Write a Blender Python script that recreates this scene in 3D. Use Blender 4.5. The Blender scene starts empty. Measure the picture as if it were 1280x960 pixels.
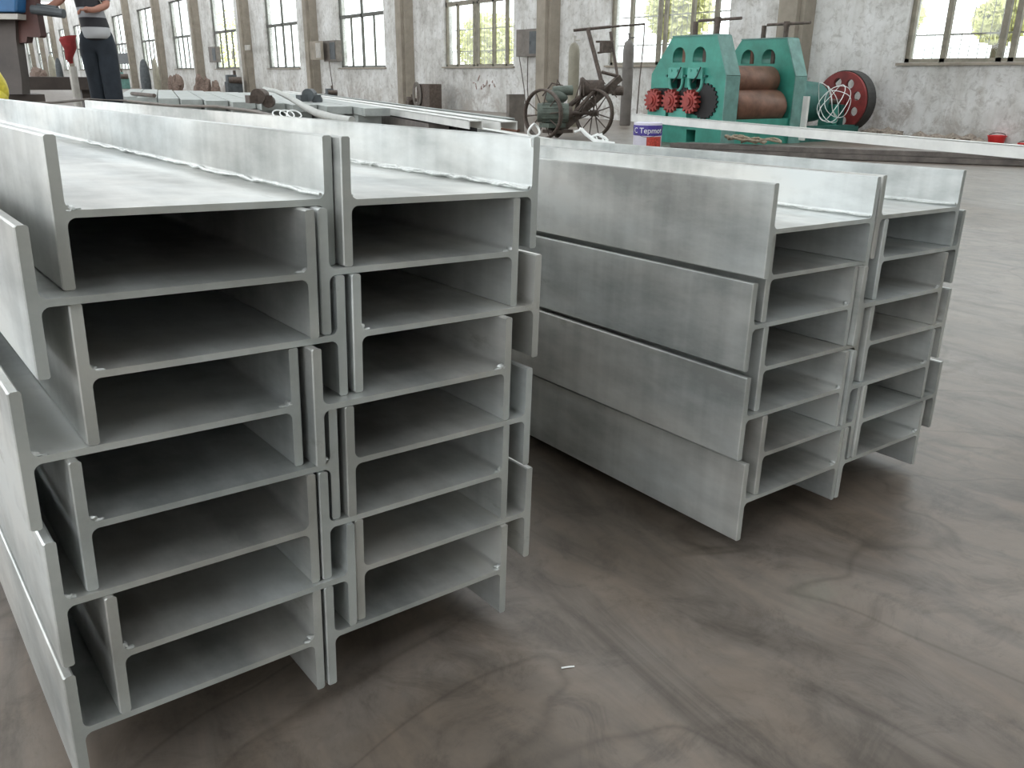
import bpy, bmesh, math, random
from mathutils import Vector, Matrix
from mathutils.geometry import tessellate_polygon
R_ = random.Random(7)
PI = math.pi
scene = bpy.context.scene
COL = scene.collection
FZ = -0.045                      # floor level

# ------------------------------------------------------------------ camera
F_PX = 1048.67
CAM = Vector((0, 0, 1.06787))
CR = Vector((0.82300408, -0.56798371, 0.00766727))
CU = Vector((0.18952282, 0.28729152, 0.93890611))
CF = Vector((0.53548612, 0.77127044, -0.34408797))
cd = bpy.data.cameras.new('camera'); cam = bpy.data.objects.new('camera', cd); COL.objects.link(cam)
cd.sensor_width = 36; cd.lens = F_PX / 1280 * 36; cd.clip_start = .05; cd.clip_end = 600
cam.matrix_world = Matrix(((CR.x, CU.x, -CF.x, CAM.x), (CR.y, CU.y, -CF.y, CAM.y), (CR.z, CU.z, -CF.z, CAM.z), (0, 0, 0, 1)))
scene.camera = cam

def ray(px, py): return CF + CR * ((px - 640) / F_PX) - CU * ((py - 480) / F_PX)
def at_z(px, py, z=FZ): d = ray(px, py); return CAM + d * ((z - CAM.z) / d.z)
def at_x(px, py, x): d = ray(px, py); return CAM + d * ((x - CAM.x) / d.x)
def at_d(px, py, D): return CAM + ray(px, py) * D

# ------------------------------------------------------------------ materials
def new_mat(name):
    m = bpy.data.materials.new(name); m.use_nodes = True
    nt = m.node_tree; return m, nt, nt.nodes['Principled BSDF']
def N(nt, t, **kw):
    n = nt.nodes.new(t)
    for k, v in kw.items():
        if k in n.inputs.keys(): n.inputs[k].default_value = v
        else: setattr(n, k, v)
    return n
def ramp(nt, src, stops):
    r = nt.nodes.new('ShaderNodeValToRGB'); e = r.color_ramp.elements
    while len(e) < len(stops): e.new(.5)
    for el, (p, c) in zip(e, stops): el.position = p; el.color = (*c, 1) if len(c) == 3 else c
    nt.links.new(src, r.inputs[0]); return r
def coords(nt, scale=(1, 1, 1), obj=True, rot=(0, 0, 0)):
    tc = N(nt, 'ShaderNodeTexCoord'); mp = N(nt, 'ShaderNodeMapping'); mp.inputs['Scale'].default_value = scale
    mp.inputs['Rotation'].default_value = rot
    nt.links.new(tc.outputs['Object' if obj else 'Generated'], mp.inputs[0]); return mp.outputs[0]
def simple(name, col, rough=.6, metal=0., var=.25, scale=6, bump=.0, spec=.5):
    m, nt, b = new_mat(name)
    n = N(nt, 'ShaderNodeTexNoise', Scale=scale, Detail=6.0, Roughness=.65); nt.links.new(coords(nt), n.inputs['Vector'])
    c2 = tuple(c * (1 - var) for c in col); c1 = tuple(min(1, c * (1 + var * .6)) for c in col)
    r = ramp(nt, n.outputs[0], [(.32, c2), (.68, c1)]); nt.links.new(r.outputs[0], b.inputs['Base Color'])
    b.inputs['Roughness'].default_value = rough; b.inputs['Metallic'].default_value = metal
    b.inputs['Specular IOR Level'].default_value = spec
    if bump:
        bp = N(nt, 'ShaderNodeBump', Strength=bump, Distance=.01); nt.links.new(n.outputs[0], bp.inputs['Height']); nt.links.new(bp.outputs[0], b.inputs['Normal'])
    return m

def galv(name, lo, hi, metal, rough, seed=0.):
    m, nt, b = new_mat(name)
    v = coords(nt, (1, .35, 1))
    oi = N(nt, 'ShaderNodeObjectInfo')
    add = N(nt, 'ShaderNodeVectorMath', operation='ADD'); sc = N(nt, 'ShaderNodeVectorMath', operation='SCALE'); sc.inputs['Scale'].default_value = 37.
    cmb = N(nt, 'ShaderNodeCombineXYZ'); nt.links.new(oi.outputs['Random'], cmb.inputs[0]); nt.links.new(oi.outputs['Random'], cmb.inputs[2])
    nt.links.new(cmb.outputs[0], sc.inputs[0]); nt.links.new(v, add.inputs[0]); nt.links.new(sc.outputs[0], add.inputs[1])
    n1 = N(nt, 'ShaderNodeTexNoise', Scale=3.2, Detail=3., Roughness=.55); nt.links.new(add.outputs[0], n1.inputs['Vector'])
    n2 = N(nt, 'ShaderNodeTexNoise', Scale=28., Detail=4., Roughness=.7); nt.links.new(add.outputs[0], n2.inputs['Vector'])
    # faint run marks of the zinc across the plates
    mp = N(nt, 'ShaderNodeMapping'); mp.inputs['Scale'].default_value = (14, 60, 1.6); nt.links.new(add.outputs[0], mp.inputs[0])
    n3 = N(nt, 'ShaderNodeTexNoise', Scale=1., Detail=3.); nt.links.new(mp.outputs[0], n3.inputs['Vector'])
    ma = N(nt, 'ShaderNodeMath', operation='MULTIPLY_ADD'); ma.inputs[1].default_value = .2; nt.links.new(n2.outputs[0], ma.inputs[0]); nt.links.new(n1.outputs[0], ma.inputs[2])
    mb = N(nt, 'ShaderNodeMath', operation='MULTIPLY_ADD'); mb.inputs[1].default_value = .18; nt.links.new(n3.outputs[0], mb.inputs[0]); nt.links.new(ma.outputs[0], mb.inputs[2])
    r = ramp(nt, mb.outputs[0], [(.54, lo), (.69, tuple((a * .4 + c * .6) for a, c in zip(lo, hi))), (.80, hi)])
    n5 = N(nt, 'ShaderNodeTexNoise', Scale=2.1, Detail=5., Roughness=.6); mp5 = N(nt, 'ShaderNodeMapping'); mp5.inputs['Location'].default_value = (5, 9, 2); nt.links.new(add.outputs[0], mp5.inputs[0]); nt.links.new(mp5.outputs[0], n5.inputs['Vector'])
    tint = ramp(nt, n5.outputs[0], [(.40, (1, 1, 1)), (.54, (1.0, .955, .92)), (.66, (.93, .85, .80))])
    tm = N(nt, 'ShaderNodeMixRGB', blend_type='MULTIPLY'); tm.inputs[0].default_value = .85; nt.links.new(r.outputs[0], tm.inputs[1]); nt.links.new(tint.outputs[0], tm.inputs[2])
    n6 = N(nt, 'ShaderNodeTexNoise', Scale=9., Detail=6., Roughness=.7); nt.links.new(mp5.outputs[0], n6.inputs['Vector'])
    spot = ramp(nt, n6.outputs[0], [(.27, (.62, .60, .57)), (.36, (1, 1, 1))]); tm2 = N(nt, 'ShaderNodeMixRGB', blend_type='MULTIPLY'); tm2.inputs[0].default_value = .7
    nt.links.new(tm.outputs[0], tm2.inputs[1]); nt.links.new(spot.outputs[0], tm2.inputs[2])
    nt.links.new(tm2.outputs[0], b.inputs['Base Color'])
    rr = N(nt, 'ShaderNodeMapRange'); rr.inputs['To Min'].default_value = rough - .1; rr.inputs['To Max'].default_value = rough + .12
    nt.links.new(n1.outputs[0], rr.inputs[0]); nt.links.new(rr.outputs[0], b.inputs['Roughness'])
    b.inputs['Metallic'].default_value = metal
    bp = N(nt, 'ShaderNodeBump', Strength=.15, Distance=.004); nt.links.new(mb.outputs[0], bp.inputs['Height']); nt.links.new(bp.outputs[0], b.inputs['Normal'])
    return m

M = {}
M['galv'] = galv('galvanised_steel', (.33, .352, .345), (.68, .71, .70), .6, .40)
M['galv_end'] = galv('galvanised_cut_end', (.31, .335, .32), (.47, .50, .48), .25, .55)
M['weld'] = simple('bright_zinc_drip', (.60, .62, .60), .32, .6, .3, 40, .4)
M['white_steel'] = simple('pale_galvanised_bar', (.74, .75, .72), .5, .2, .12, 3)
M['grey_steel'] = simple('grey_galvanised_bar', (.42, .45, .43), .5, .3, .25, 3)
M['dark_steel'] = simple('dark_mill_steel', (.17, .15, .135), .55, .3, .4, 5)
M['green'] = simple('green_machine_paint', (.045, .275, .21), .45, 0, .25, 3)
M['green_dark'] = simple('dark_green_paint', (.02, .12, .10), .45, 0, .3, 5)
M['green_light'] = simple('pale_green_paint', (.09, .36, .29), .45, 0, .2, 5)
M['edge_green'] = simple('grey_green_paint', (.13, .27, .24), .55, 0, .3, 5)
M['red'] = simple('red_gear_paint', (.34, .055, .045), .5, 0, .3, 8)
M['darkred'] = simple('dark_red_paint', (.23, .03, .028), .5, 0, .35, 5)
M['rust'] = simple('rusty_roll_steel', (.17, .085, .055), .5, .3, .45, 4)
M['black'] = simple('grease_and_shade_black', (.015, .014, .014), .6, 0, .3, 6)  # greasy parts, and painted shade in the roll machine's openings
M['rubber'] = simple('black_belt', (.035, .033, .03), .7, 0, .3, 6)
M['iron'] = simple('old_brown_iron', (.105, .08, .065), .65, .2, .45, 14)
M['motor'] = simple('grey_green_motor_paint', (.12, .145, .12), .55, .1, .35, 9)
M['cyl_green'] = simple('olive_gas_bottle', (.27, .25, .19), .5, 0, .2, 4)
M['cyl_grey'] = simple('grey_gas_bottle', (.17, .155, .14), .5, 0, .25, 4)
M['box'] = simple('brown_grey_box', (.16, .14, .12), .6, 0, .3, 5)
M['boxlight'] = simple('pale_box', (.42, .40, .36), .6, 0, .25, 5)
M['frame'] = simple('grey_brown_window_frame', (.21, .19, .145), .6, 0, .3, 6)
M['frame_dark'] = simple('dark_window_frame', (.10, .10, .085), .6, 0, .3, 6)
M['pillar'] = simple('grey_beige_pillar_plaster', (.30, .265, .215), .9, 0, .22, 2.2, .3)
M['white_plastic'] = simple('white_plastic', (.82, .84, .82), .4, 0, .06, 8)
M['hose'] = simple('pale_grey_hose', (.42, .43, .40), .5, 0, .12, 8)
M['purple'] = simple('purple_label', (.07, .045, .28), .4, 0, .15, 30)
M['label_red'] = simple('red_label_picture', (.55, .07, .05), .4, 0, .6, 40)
M['label_white'] = simple('white_can_label', (.78, .76, .86), .4, 0, .05, 20)
M['bucket'] = simple('bright_red_plastic', (.62, .03, .03), .4, 0, .1, 8)
M['rope'] = simple('tan_fibre_rope', (.36, .30, .22), .9, 0, .4, 40, .4)
M['rubble'] = simple('grey_brown_rubble', (.26, .22, .18), .95, 0, .5, 20, .6)
M['heap'] = simple('brown_scrap', (.22, .16, .13), .8, 0, .5, 12, .4)
M['darkmach'] = simple('dark_slate_machine', (.07, .08, .085), .55, 0, .35, 6)
M['yellow'] = simple('yellow_woven_plastic', (.70, .60, .06), .5, 0, .3, 14)
M['blue'] = simple('blue_machine_paint', (.015, .10, .24), .45, 0, .2, 4)
M['press'] = simple('brown_grease_press', (.055, .043, .036), .55, .1, .3, 4)
M['press_red'] = simple('reddish_brown_press', (.085, .035, .028), .55, .1, .35, 4)
M['redcloth'] = simple('dark_red_cloth', (.22, .02, .02), .9, 0, .4, 10)
M['skin'] = simple('skin', (.42, .20, .14), .55, 0, .1, 8)
M['hair'] = simple('black_hair', (.015, .013, .012), .6, 0, .3, 30)
M['trousers'] = simple('dark_blue_grey_trousers', (.022, .030, .040), .85, 0, .3, 8)
M['shoe'] = simple('black_shoe', (.02, .02, .02), .6)
M['scrawl'] = simple('rust_red_scrawl', (.42, .30, .27), .9, 0, .3, 30)
M['leaf'] = simple('yellow_green_leaf', (.80, .80, .38), .7, 0, .35, 3)
M['bark'] = simple('tree_bark', (.12, .09, .06), .9, 0, .3, 8)
M['yard'] = simple('pale_yard_ground', (.55, .54, .50), .9, 0, .15, 1)
M['roof'] = simple('grey_roof_sheet', (.35, .35, .34), .8, 0, .15, 1)

def striped_shirt():
    m, nt, b = new_mat('black_white_striped_shirt')
    tc = N(nt, 'ShaderNodeTexCoord'); sx = N(nt, 'ShaderNodeSeparateXYZ'); nt.links.new(tc.outputs['Object'], sx.inputs[0])
    md = N(nt, 'ShaderNodeMath', operation='MULTIPLY'); md.inputs[1].default_value = 1 / .39; nt.links.new(sx.outputs[2], md.inputs[0])
    ad = N(nt, 'ShaderNodeMath', operation='ADD'); ad.inputs[1].default_value = -at_d(120, 50, 9.6).z / .39; nt.links.new(md.outputs[0], ad.inputs[0])
    fr = N(nt, 'ShaderNodeMath', operation='FRACT'); nt.links.new(ad.outputs[0], fr.inputs[0])
    r = ramp(nt, fr.outputs[0], [(0., (.50, .51, .52)), (.29, (.03, .03, .035)), (.54, (.36, .37, .39)), (.80, (.03, .03, .035))])
    r.color_ramp.interpolation = 'CONSTANT'
    nt.links.new(r.outputs[0], b.inputs['Base Color']); b.inputs['Roughness'].default_value = .85
    return m
M['shirt'] = striped_shirt()

def plaster():
    m, nt, b = new_mat('stained_white_plaster')
    v = coords(nt)
    n1 = N(nt, 'ShaderNodeTexNoise', Scale=.9, Detail=8., Roughness=.68); nt.links.new(v, n1.inputs['Vector'])
    n2 = N(nt, 'ShaderNodeTexNoise', Scale=6., Detail=8., Roughness=.75, Distortion=.6); nt.links.new(v, n2.inputs['Vector'])
    mp = N(nt, 'ShaderNodeMapping'); mp.inputs['Scale'].default_value = (1, 5, .5); nt.links.new(v, mp.inputs[0])
    n3 = N(nt, 'ShaderNodeTexNoise', Scale=1., Detail=5., Roughness=.7); nt.links.new(mp.outputs[0], n3.inputs['Vector'])
    c1 = ramp(nt, n1.outputs[0], [(.30, (.40, .385, .36)), (.47, (.60, .595, .57)), (.66, (.74, .74, .725))])
    c2 = ramp(nt, n2.outputs[0], [(.34, (.55, .53, .50)), (.5, (1, 1, 1))])
    c3 = ramp(nt, n3.outputs[0], [(.3, (.82, .80, .77)), (.55, (1, 1, 1))])
    mx = N(nt, 'ShaderNodeMixRGB', blend_type='MULTIPLY'); mx.inputs[0].default_value = .7
    nt.links.new(c1.outputs[0], mx.inputs[1]); nt.links.new(c2.outputs[0], mx.inputs[2])
    mx2 = N(nt, 'ShaderNodeMixRGB', blend_type='MULTIPLY'); mx2.inputs[0].default_value = .8
    nt.links.new(mx.outputs[0], mx2.inputs[1]); nt.links.new(c3.outputs[0], mx2.inputs[2])
    # peeled patches low down the wall
    sx = N(nt, 'ShaderNodeSeparateXYZ'); nt.links.new(v, sx.inputs[0])
    n4 = N(nt, 'ShaderNodeTexNoise', Scale=1.7, Detail=9., Roughness=.78, Distortion=.5); nt.links.new(v, n4.inputs['Vector'])
    h = N(nt, 'ShaderNodeMapRange'); h.inputs['From Min'].default_value = .2; h.inputs['From Max'].default_value = 1.9; h.inputs['To Min'].default_value = .1; h.inputs['To Max'].default_value = -.12
    nt.links.new(sx.outputs[2], h.inputs[0])
    ad = N(nt, 'ShaderNodeMath', operation='ADD'); nt.links.new(n4.outputs[0], ad.inputs[0]); nt.links.new(h.outputs[0], ad.inputs[1])
    pk = ramp(nt, ad.outputs[0], [(.57, (0, 0, 0)), (.66, (1, 1, 1))])
    mx3 = N(nt, 'ShaderNodeMixRGB', blend_type='MIX'); nt.links.new(pk.outputs[0], mx3.inputs[0])
    nt.links.new(mx2.outputs[0], mx3.inputs[1]); mx3.inputs[2].default_value = (.42, .39, .355, 1)
    nt.links.new(mx3.outputs[0], b.inputs['Base Color']); b.inputs['Roughness'].default_value = .92
    bp = N(nt, 'ShaderNodeBump', Strength=.35, Distance=.02); nt.links.new(n2.outputs[0], bp.inputs['Height']); nt.links.new(bp.outputs[0], b.inputs['Normal'])
    return m
M['plaster'] = plaster()

def concrete():
    m, nt, b = new_mat('worn_concrete_floor')
    v = coords(nt)
    n1 = N(nt, 'ShaderNodeTexNoise', Scale=.75, Detail=7., Roughness=.62, Distortion=.4); nt.links.new(v, n1.inputs['Vector'])
    n2 = N(nt, 'ShaderNodeTexNoise', Scale=5.5, Detail=10., Roughness=.78, Distortion=.9); nt.links.new(v, n2.inputs['Vector'])
    mp = N(nt, 'ShaderNodeMapping'); mp.inputs['Scale'].default_value = (4.2, 1.2, 1); mp.inputs['Rotation'].default_value = (0, 0, .25); nt.links.new(v, mp.inputs[0])
    n3 = N(nt, 'ShaderNodeTexNoise', Scale=1.1, Detail=7., Roughness=.68, Distortion=1.3); nt.links.new(mp.outputs[0], n3.inputs['Vector'])
    c1 = ramp(nt, n1.outputs[0], [(.3, (.085, .066, .048)), (.46, (.15, .125, .102)), (.60, (.195, .172, .150)), (.72, (.225, .228, .19))])
    c2 = ramp(nt, n2.outputs[0], [(.34, (.50, .48, .46)), (.5, (1, 1, 1)), (.66, (1.12, 1.1, 1.08))])
    c3 = ramp(nt, n3.outputs[0], [(.32, (.52, .50, .48)), (.46, (.9, .9, .9)), (.6, (1.18, 1.14, 1.10))])
    mx = N(nt, 'ShaderNodeMixRGB', blend_type='MULTIPLY'); mx.inputs[0].default_value = .7; nt.links.new(c1.outputs[0], mx.inputs[1]); nt.links.new(c2.outputs[0], mx.inputs[2])
    mx2 = N(nt, 'ShaderNodeMixRGB', blend_type='MULTIPLY'); mx2.inputs[0].default_value = .85; nt.links.new(mx.outputs[0], mx2.inputs[1]); nt.links.new(c3.outputs[0], mx2.inputs[2])
    # thin cracks and drag scratches
    vo = N(nt, 'ShaderNodeTexNoise', Scale=.55, Detail=3., Distortion=2.2); nt.links.new(v, vo.inputs['Vector'])
    ab = N(nt, 'ShaderNodeMath', operation='SUBTRACT'); ab.inputs[1].default_value = .5; nt.links.new(vo.outputs[0], ab.inputs[0])
    ab2 = N(nt, 'ShaderNodeMath', operation='ABSOLUTE'); nt.links.new(ab.outputs[0], ab2.inputs[0])
    ck = ramp(nt, ab2.outputs[0], [(.0, (.55, .53, .5)), (.012, (1, 1, 1))])
    mx3 = N(nt, 'ShaderNodeMixRGB', blend_type='MULTIPLY'); mx3.inputs[0].default_value = .6; nt.links.new(mx2.outputs[0], mx3.inputs[1]); nt.links.new(ck.outputs[0], mx3.inputs[2])
    nt.links.new(mx3.outputs[0], b.inputs['Base Color'])
    rr = N(nt, 'ShaderNodeMapRange'); rr.inputs['To Min'].default_value = .30; rr.inputs['To Max'].default_value = .52; nt.links.new(n1.outputs[0], rr.inputs[0]); nt.links.new(rr.outputs[0], b.inputs['Roughness'])
    bp = N(nt, 'ShaderNodeBump', Strength=.12, Distance=.01); nt.links.new(n2.outputs[0], bp.inputs['Height']); nt.links.new(bp.outputs[0], b.inputs['Normal'])
    return m
M['concrete'] = concrete()

def glass():
    m, nt, b = new_mat('window_glass'); nt.nodes.remove(b)
    tr = N(nt, 'ShaderNodeBsdfTransparent'); tr.inputs[0].default_value = (.94, .96, .95, 1)
    gl = N(nt, 'ShaderNodeBsdfGlossy'); gl.inputs['Roughness'].default_value = .05
    mx = N(nt, 'ShaderNodeMixShader'); mx.inputs[0].default_value = .06
    nt.links.new(tr.outputs[0], mx.inputs[1]); nt.links.new(gl.outputs[0], mx.inputs[2]); nt.links.new(mx.outputs[0], nt.nodes['Material Output'].inputs[0])
    return m
M['glass'] = glass()

# ------------------------------------------------------------------ mesh helpers
def pw(o):
    return (pw(o.parent) @ o.matrix_parent_inverse @ o.matrix_basis) if o.parent else o.matrix_basis.copy()
class MB:
    def __init__(s): s.bm = bmesh.new()
    def box(s, c, size, rot=None, bev=0):
        r = bmesh.ops.create_cube(s.bm, size=1.0); vs = r['verts']
        bmesh.ops.scale(s.bm, vec=Vector(size), verts=vs)
        if bev:
            es = list({e for v in vs for e in v.link_edges})
            rb = bmesh.ops.bevel(s.bm, geom=es, offset=bev, segments=2, affect='EDGES', profile=.5)
            vs = list({v for f in rb['faces'] for v in f.verts} | {v for v in vs if v.is_valid})
        if rot is not None: bmesh.ops.rotate(s.bm, cent=(0, 0, 0), matrix=rot, verts=vs)
        bmesh.ops.translate(s.bm, vec=Vector(c), verts=vs); return s
    def cyl(s, a, b, r, r2=None, n=20, caps=True):
        a = Vector(a); b = Vector(b); d = b - a; r2 = r if r2 is None else r2
        q = d.to_track_quat('Z', 'Y').to_matrix().to_4x4(); q.translation = (a + b) / 2
        bmesh.ops.create_cone(s.bm, cap_ends=caps, segments=n, radius1=r, radius2=r2, depth=d.length, matrix=q); return s
    def lathe(s, base, prof, axis=Vector((0, 0, 1)), n=24):
        q = axis.to_track_quat('Z', 'Y'); rings = []
        for (r, h) in prof:
            rings.append([s.bm.verts.new(Vector(base) + q @ Vector((r * math.cos(2 * PI * k / n), r * math.sin(2 * PI * k / n), h))) for k in range(n)])
        for A, B in zip(rings, rings[1:]):
            for k in range(n): s.bm.faces.new((A[k], A[(k + 1) % n], B[(k + 1) % n], B[k]))
        s.bm.faces.new(rings[0][::-1]); s.bm.faces.new(rings[-1]); return s
    def tube(s, pts, r, n=8, closed=False, taper=None):
        pts = [Vector(p) for p in pts]; L = len(pts); rings = []
        up = Vector((0, 0, 1)); prev = None
        for i, p in enumerate(pts):
            if closed: t = pts[(i + 1) % L] - pts[i - 1]
            else: t = pts[min(i + 1, L - 1)] - pts[max(i - 1, 0)]
            t.normalize()
            if prev is None: x = t.cross(up); x = x if x.length > 1e-3 else t.cross(Vector((1, 0, 0)))
            else: x = prev - t * prev.dot(t)
            x.normalize(); prev = x; y = t.cross(x)
            rr = r * (taper[i] if taper else 1)
            rings.append([s.bm.verts.new(p + (x * math.cos(2 * PI * k / n) + y * math.sin(2 * PI * k / n)) * rr) for k in range(n)])
        pr = list(zip(rings, rings[1:])) + ([(rings[-1], rings[0])] if closed else [])
        for A, B in pr:
            for k in range(n): s.bm.faces.new((A[k], A[(k + 1) % n], B[(k + 1) % n], B[k]))
        if not closed: s.bm.faces.new(rings[0][::-1]); s.bm.faces.new(rings[-1])
        return s
    def prism(s, pts, d):
        """pts: list of 3D points (planar), d: extrusion vector"""
        d = Vector(d); A = [s.bm.verts.new(Vector(p)) for p in pts]; B = [s.bm.verts.new(Vector(p) + d) for p in pts]
        s.bm.faces.new(A[::-1]); s.bm.faces.new(B); n = len(A)
        for k in range(n): s.bm.faces.new((A[k], A[(k + 1) % n], B[(k + 1) % n], B[k]))
        return s
    def blob(s, c, size, seed=0, sub=3, amp=.25):
        r = bmesh.ops.create_icosphere(s.bm, subdivisions=sub, radius=1.0); rr = random.Random(seed)
        fr = [(Vector((rr.uniform(-3, 3), rr.uniform(-3, 3), rr.uniform(-3, 3))), rr.uniform(0, 6)) for _ in range(6)]
        for v in r['verts']:
            k = 1 + amp * sum(math.sin(f.dot(v.co) + p) for f, p in fr) / 2.5
            v.co = Vector((v.co.x * size[0] * k, v.co.y * size[1] * k, v.co.z * size[2] * k)) + Vector(c)
        return s
    def build(s, name, mat, parent=None, origin=None, smooth=False, bevel=0):
        bmesh.ops.recalc_face_normals(s.bm, faces=s.bm.faces[:])
        me = bpy.data.meshes.new(name)
        if origin is not None: bmesh.ops.translate(s.bm, vec=-Vector(origin), verts=s.bm.verts[:])
        s.bm.to_mesh(me); s.bm.free(); o = bpy.data.objects.new(name, me); COL.objects.link(o)
        me.materials.append(mat)
        if origin is not None: o.location = origin
        if smooth:
            for p in me.polygons: p.use_smooth = True
            try: me.set_sharp_from_angle(angle=math.radians(38))
            except Exception: pass
        if parent:
            o.parent = parent; o.matrix_parent_inverse = pw(parent).inverted()
        if bevel:
            md = o.modifiers.new('bevel', 'BEVEL'); md.width = bevel; md.segments = 2; md.limit_method = 'ANGLE'
        return o
def tag(o, label=None, cat=None, group=None, kind=None):
    if label: o['label'] = label
    if cat: o['category'] = cat
    if group: o['group'] = group
    if kind: o['kind'] = kind
    return o
def thing(name, label, cat, loc, group=None):
    o = bpy.data.objects.new(name, None); COL.objects.link(o); o.location = loc; o.empty_display_size = .2
    return tag(o, label, cat, group)
bpy_vl = bpy.context.view_layer

# ------------------------------------------------------------------ hall
WX = 16.2
Y0, Y1 = -9.0, 175.0
XL = -7.5
ZT = 8.5
SILL, TRANS, WTOP = 1.38, 3.40, 5.65
b = MB(); b.box(((XL + WX) / 2, (Y0 + Y1) / 2, FZ - .1), (WX - XL + .8, Y1 - Y0 + .8, .2))
tag(b.build('floor', M['concrete']), kind='structure')
# right wall with window openings
wins = []
for k in range(-1, 17):
    a = 5.9 + 8.6 * k + .075 * k * k; wins.append((a, a + 4.2 + .06 * k))
def wall_right():
    b = MB(); th = .36; cx = WX + th / 2
    def seg(y0, y1, z0, z1): b.box((cx, (y0 + y1) / 2, (z0 + z1) / 2), (th, y1 - y0, z1 - z0))
    seg(Y0, Y1, FZ, SILL); seg(Y0, Y1, WTOP, ZT)
    y = Y0
    for (a, c) in wins: seg(y, a, SILL, WTOP); y = c
    seg(y, Y1, SILL, WTOP)
    return b.build('wall_right', M['plaster'])
tag(wall_right(), kind='structure')
b = MB(); b.box((XL - .15, (Y0 + Y1) / 2, .6), (.3, Y1 - Y0, 1.2 - 2 * FZ)); b.box((XL - .15, (Y0 + Y1) / 2, 7.6), (.3, Y1 - Y0, 1.8))
for k in range(20): b.box((XL - .15, Y0 + 1 + k * 9.33, 3.95), (.3, 1.0, 5.5))  # unseen wall, its position and wide openings shaped for light from the left
tag(b.build('wall_left', M['plaster']), kind='structure')
b = MB(); b.box(((XL + WX) / 2, Y1 + .15, ZT / 2), (WX - XL, .3, ZT + .1)); tag(b.build('wall_far', M['plaster']), kind='structure')
b = MB(); b.box(((XL + WX) / 2, Y0 - .15, ZT / 2), (WX - XL, .3, ZT + .1)); tag(b.build('wall_near', M['plaster']), kind='structure')
# unseen roof: sheeting with long openings shaped to light the beams from above
b = MB()
b.box(((XL + WX) / 2, (Y0 - 6.2) / 2, ZT + .06), (WX - XL + .6, -6.2 - Y0, .12))
for (x0, x1) in ((XL - .3, -7.0), (-3.5, 3.0), (6.0, 13.0)):
    b.box(((x0 + x1) / 2, (Y1 - 6.2) / 2, ZT + .06), (x1 - x0, Y1 + 6.2, .12))
for k in range(24): b.box(((XL + WX) / 2, Y0 + .2 + k * 7.95, ZT - .1), (WX - XL, .18, .3))
tag(b.build('ceiling', M['roof']), kind='structure')
# outside ground
b = MB(); b.box((WX + 30, 80, FZ - .12), (58, 260, .1)); tag(b.build('yard_ground', M['yard']), kind='structure')

# windows
def window(i, y0, y1, style):
    o = bpy.data.objects.new('window_%d' % i, None); COL.objects.link(o); o.location = (WX + .12, (y0 + y1) / 2, SILL); tag(o, kind='structure')
    f = MB(); X = WX + .12; t = .09
    def bar(ya, yb, za, zb, w=.08): f.box((X, (ya + yb) / 2, (za + zb) / 2), (w, yb - ya, zb - za))
    bar(y0, y0 + t, SILL, WTOP); bar(y1 - t, y1, SILL, WTOP); bar(y0, y1, SILL, SILL + t * .8); bar(y0, y1, WTOP - t, WTOP); bar(y0, y1, TRANS - .07, TRANS + .07)
    w = y1 - y0
    if style == 0:
        bar(y0 + w / 2 - .06, y0 + w / 2 + .06, SILL, WTOP)
        for q in (.25, .75): bar(y0 + w * q - .025, y0 + w * q + .025, SILL, TRANS)
    else:
        for q in (.12, .30, .52, .57, .82): bar(y0 + w * q - .05, y0 + w * q + .05, SILL, TRANS)
        bar(y0 + w / 2 - .05, y0 + w / 2 + .05, TRANS, WTOP)
    f.build('window_frame', M['frame'] if style else M['frame_dark'], o)
    g = MB(); g.box((X + .02, (y0 + y1) / 2, (SILL + WTOP) / 2), (.008, w - .1, WTOP - SILL - .1)); g.build('pane', M['glass'], o)
    s = MB(); s.box((WX + .02, (y0 + y1) / 2, SILL - .03), (.2, w + .16, .05)); s.build('window_sill', M['pillar'], o)
    if style:      # thin guard rails outside the opening
        s = MB()
        for q in range(1, 24): s.cyl((WX + .42, y0 + w * q / 24, SILL + .02), (WX + .42, y0 + w * q / 24, TRANS), .008, n=6)
        for z in (SILL + .5, SILL + 1.2): s.box((WX + .42, (y0 + y1) / 2, z), (.03, w, .03))
        s.box((WX + .4, y0 + .02, SILL + .5), (.12, .03, .03)); s.box((WX + .4, y1 - .02, SILL + .5), (.12, .03, .03))
        s.build('guard_rail', M['frame'], o)
for i, (a, c) in enumerate(wins): window(i + 1, a, c, 1 if c < 30 else 0)
# pillars
for i in range(len(wins) - 1):
    yc = (wins[i][1] + wins[i + 1][0]) / 2 + .25
    b = MB(); b.box((WX - .17, yc, (ZT + FZ) / 2), (.36, .68, ZT - FZ)); b.box((WX - .30, yc - .02, (ZT + FZ) / 2), (.34, .42, ZT - FZ))
    tag(b.build('trim_%d' % (i + 1), M['pillar']), kind='structure')

# trees outside
def tree(x, y, h, r, seed, label):
    t = thing('tree', label, 'tree', (x, y, FZ), 'trees outside the windows'); rr = random.Random(seed)
    MB().cyl((x, y, FZ), (x, y, h * .6), .14, .08, 10).build('trunk', M['bark'], t)
    b = MB(); bm = b.bm
    for _ in range(2200):
        u = Vector((rr.gauss(0, 1), rr.gauss(0, 1), rr.gauss(0, 1))).normalized() * r * rr.random() ** .35
        c = Vector((x, y, h * .62)) + Vector((u.x, u.y, u.z * .9)); s = .13
        a = Vector((rr.gauss(0, 1), rr.gauss(0, 1), rr.gauss(0, 1))).normalized() * s; e = a.orthogonal().normalized() * s * .6
        v = [bm.verts.new(c + q) for q in (a, e, -a, -e)]; bm.faces.new(v)
    b.build('foliage', M['leaf'], t)
def tree_at(px, py, X, r, seed, label):
    q = at_x(px, py, X); tree(q.x, q.y, q.z / .62, r, seed, label)
tree_at(850, 15, 19.6, 1.0, 1, 'yellow-green tree outside the window behind the roll machine')
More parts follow.
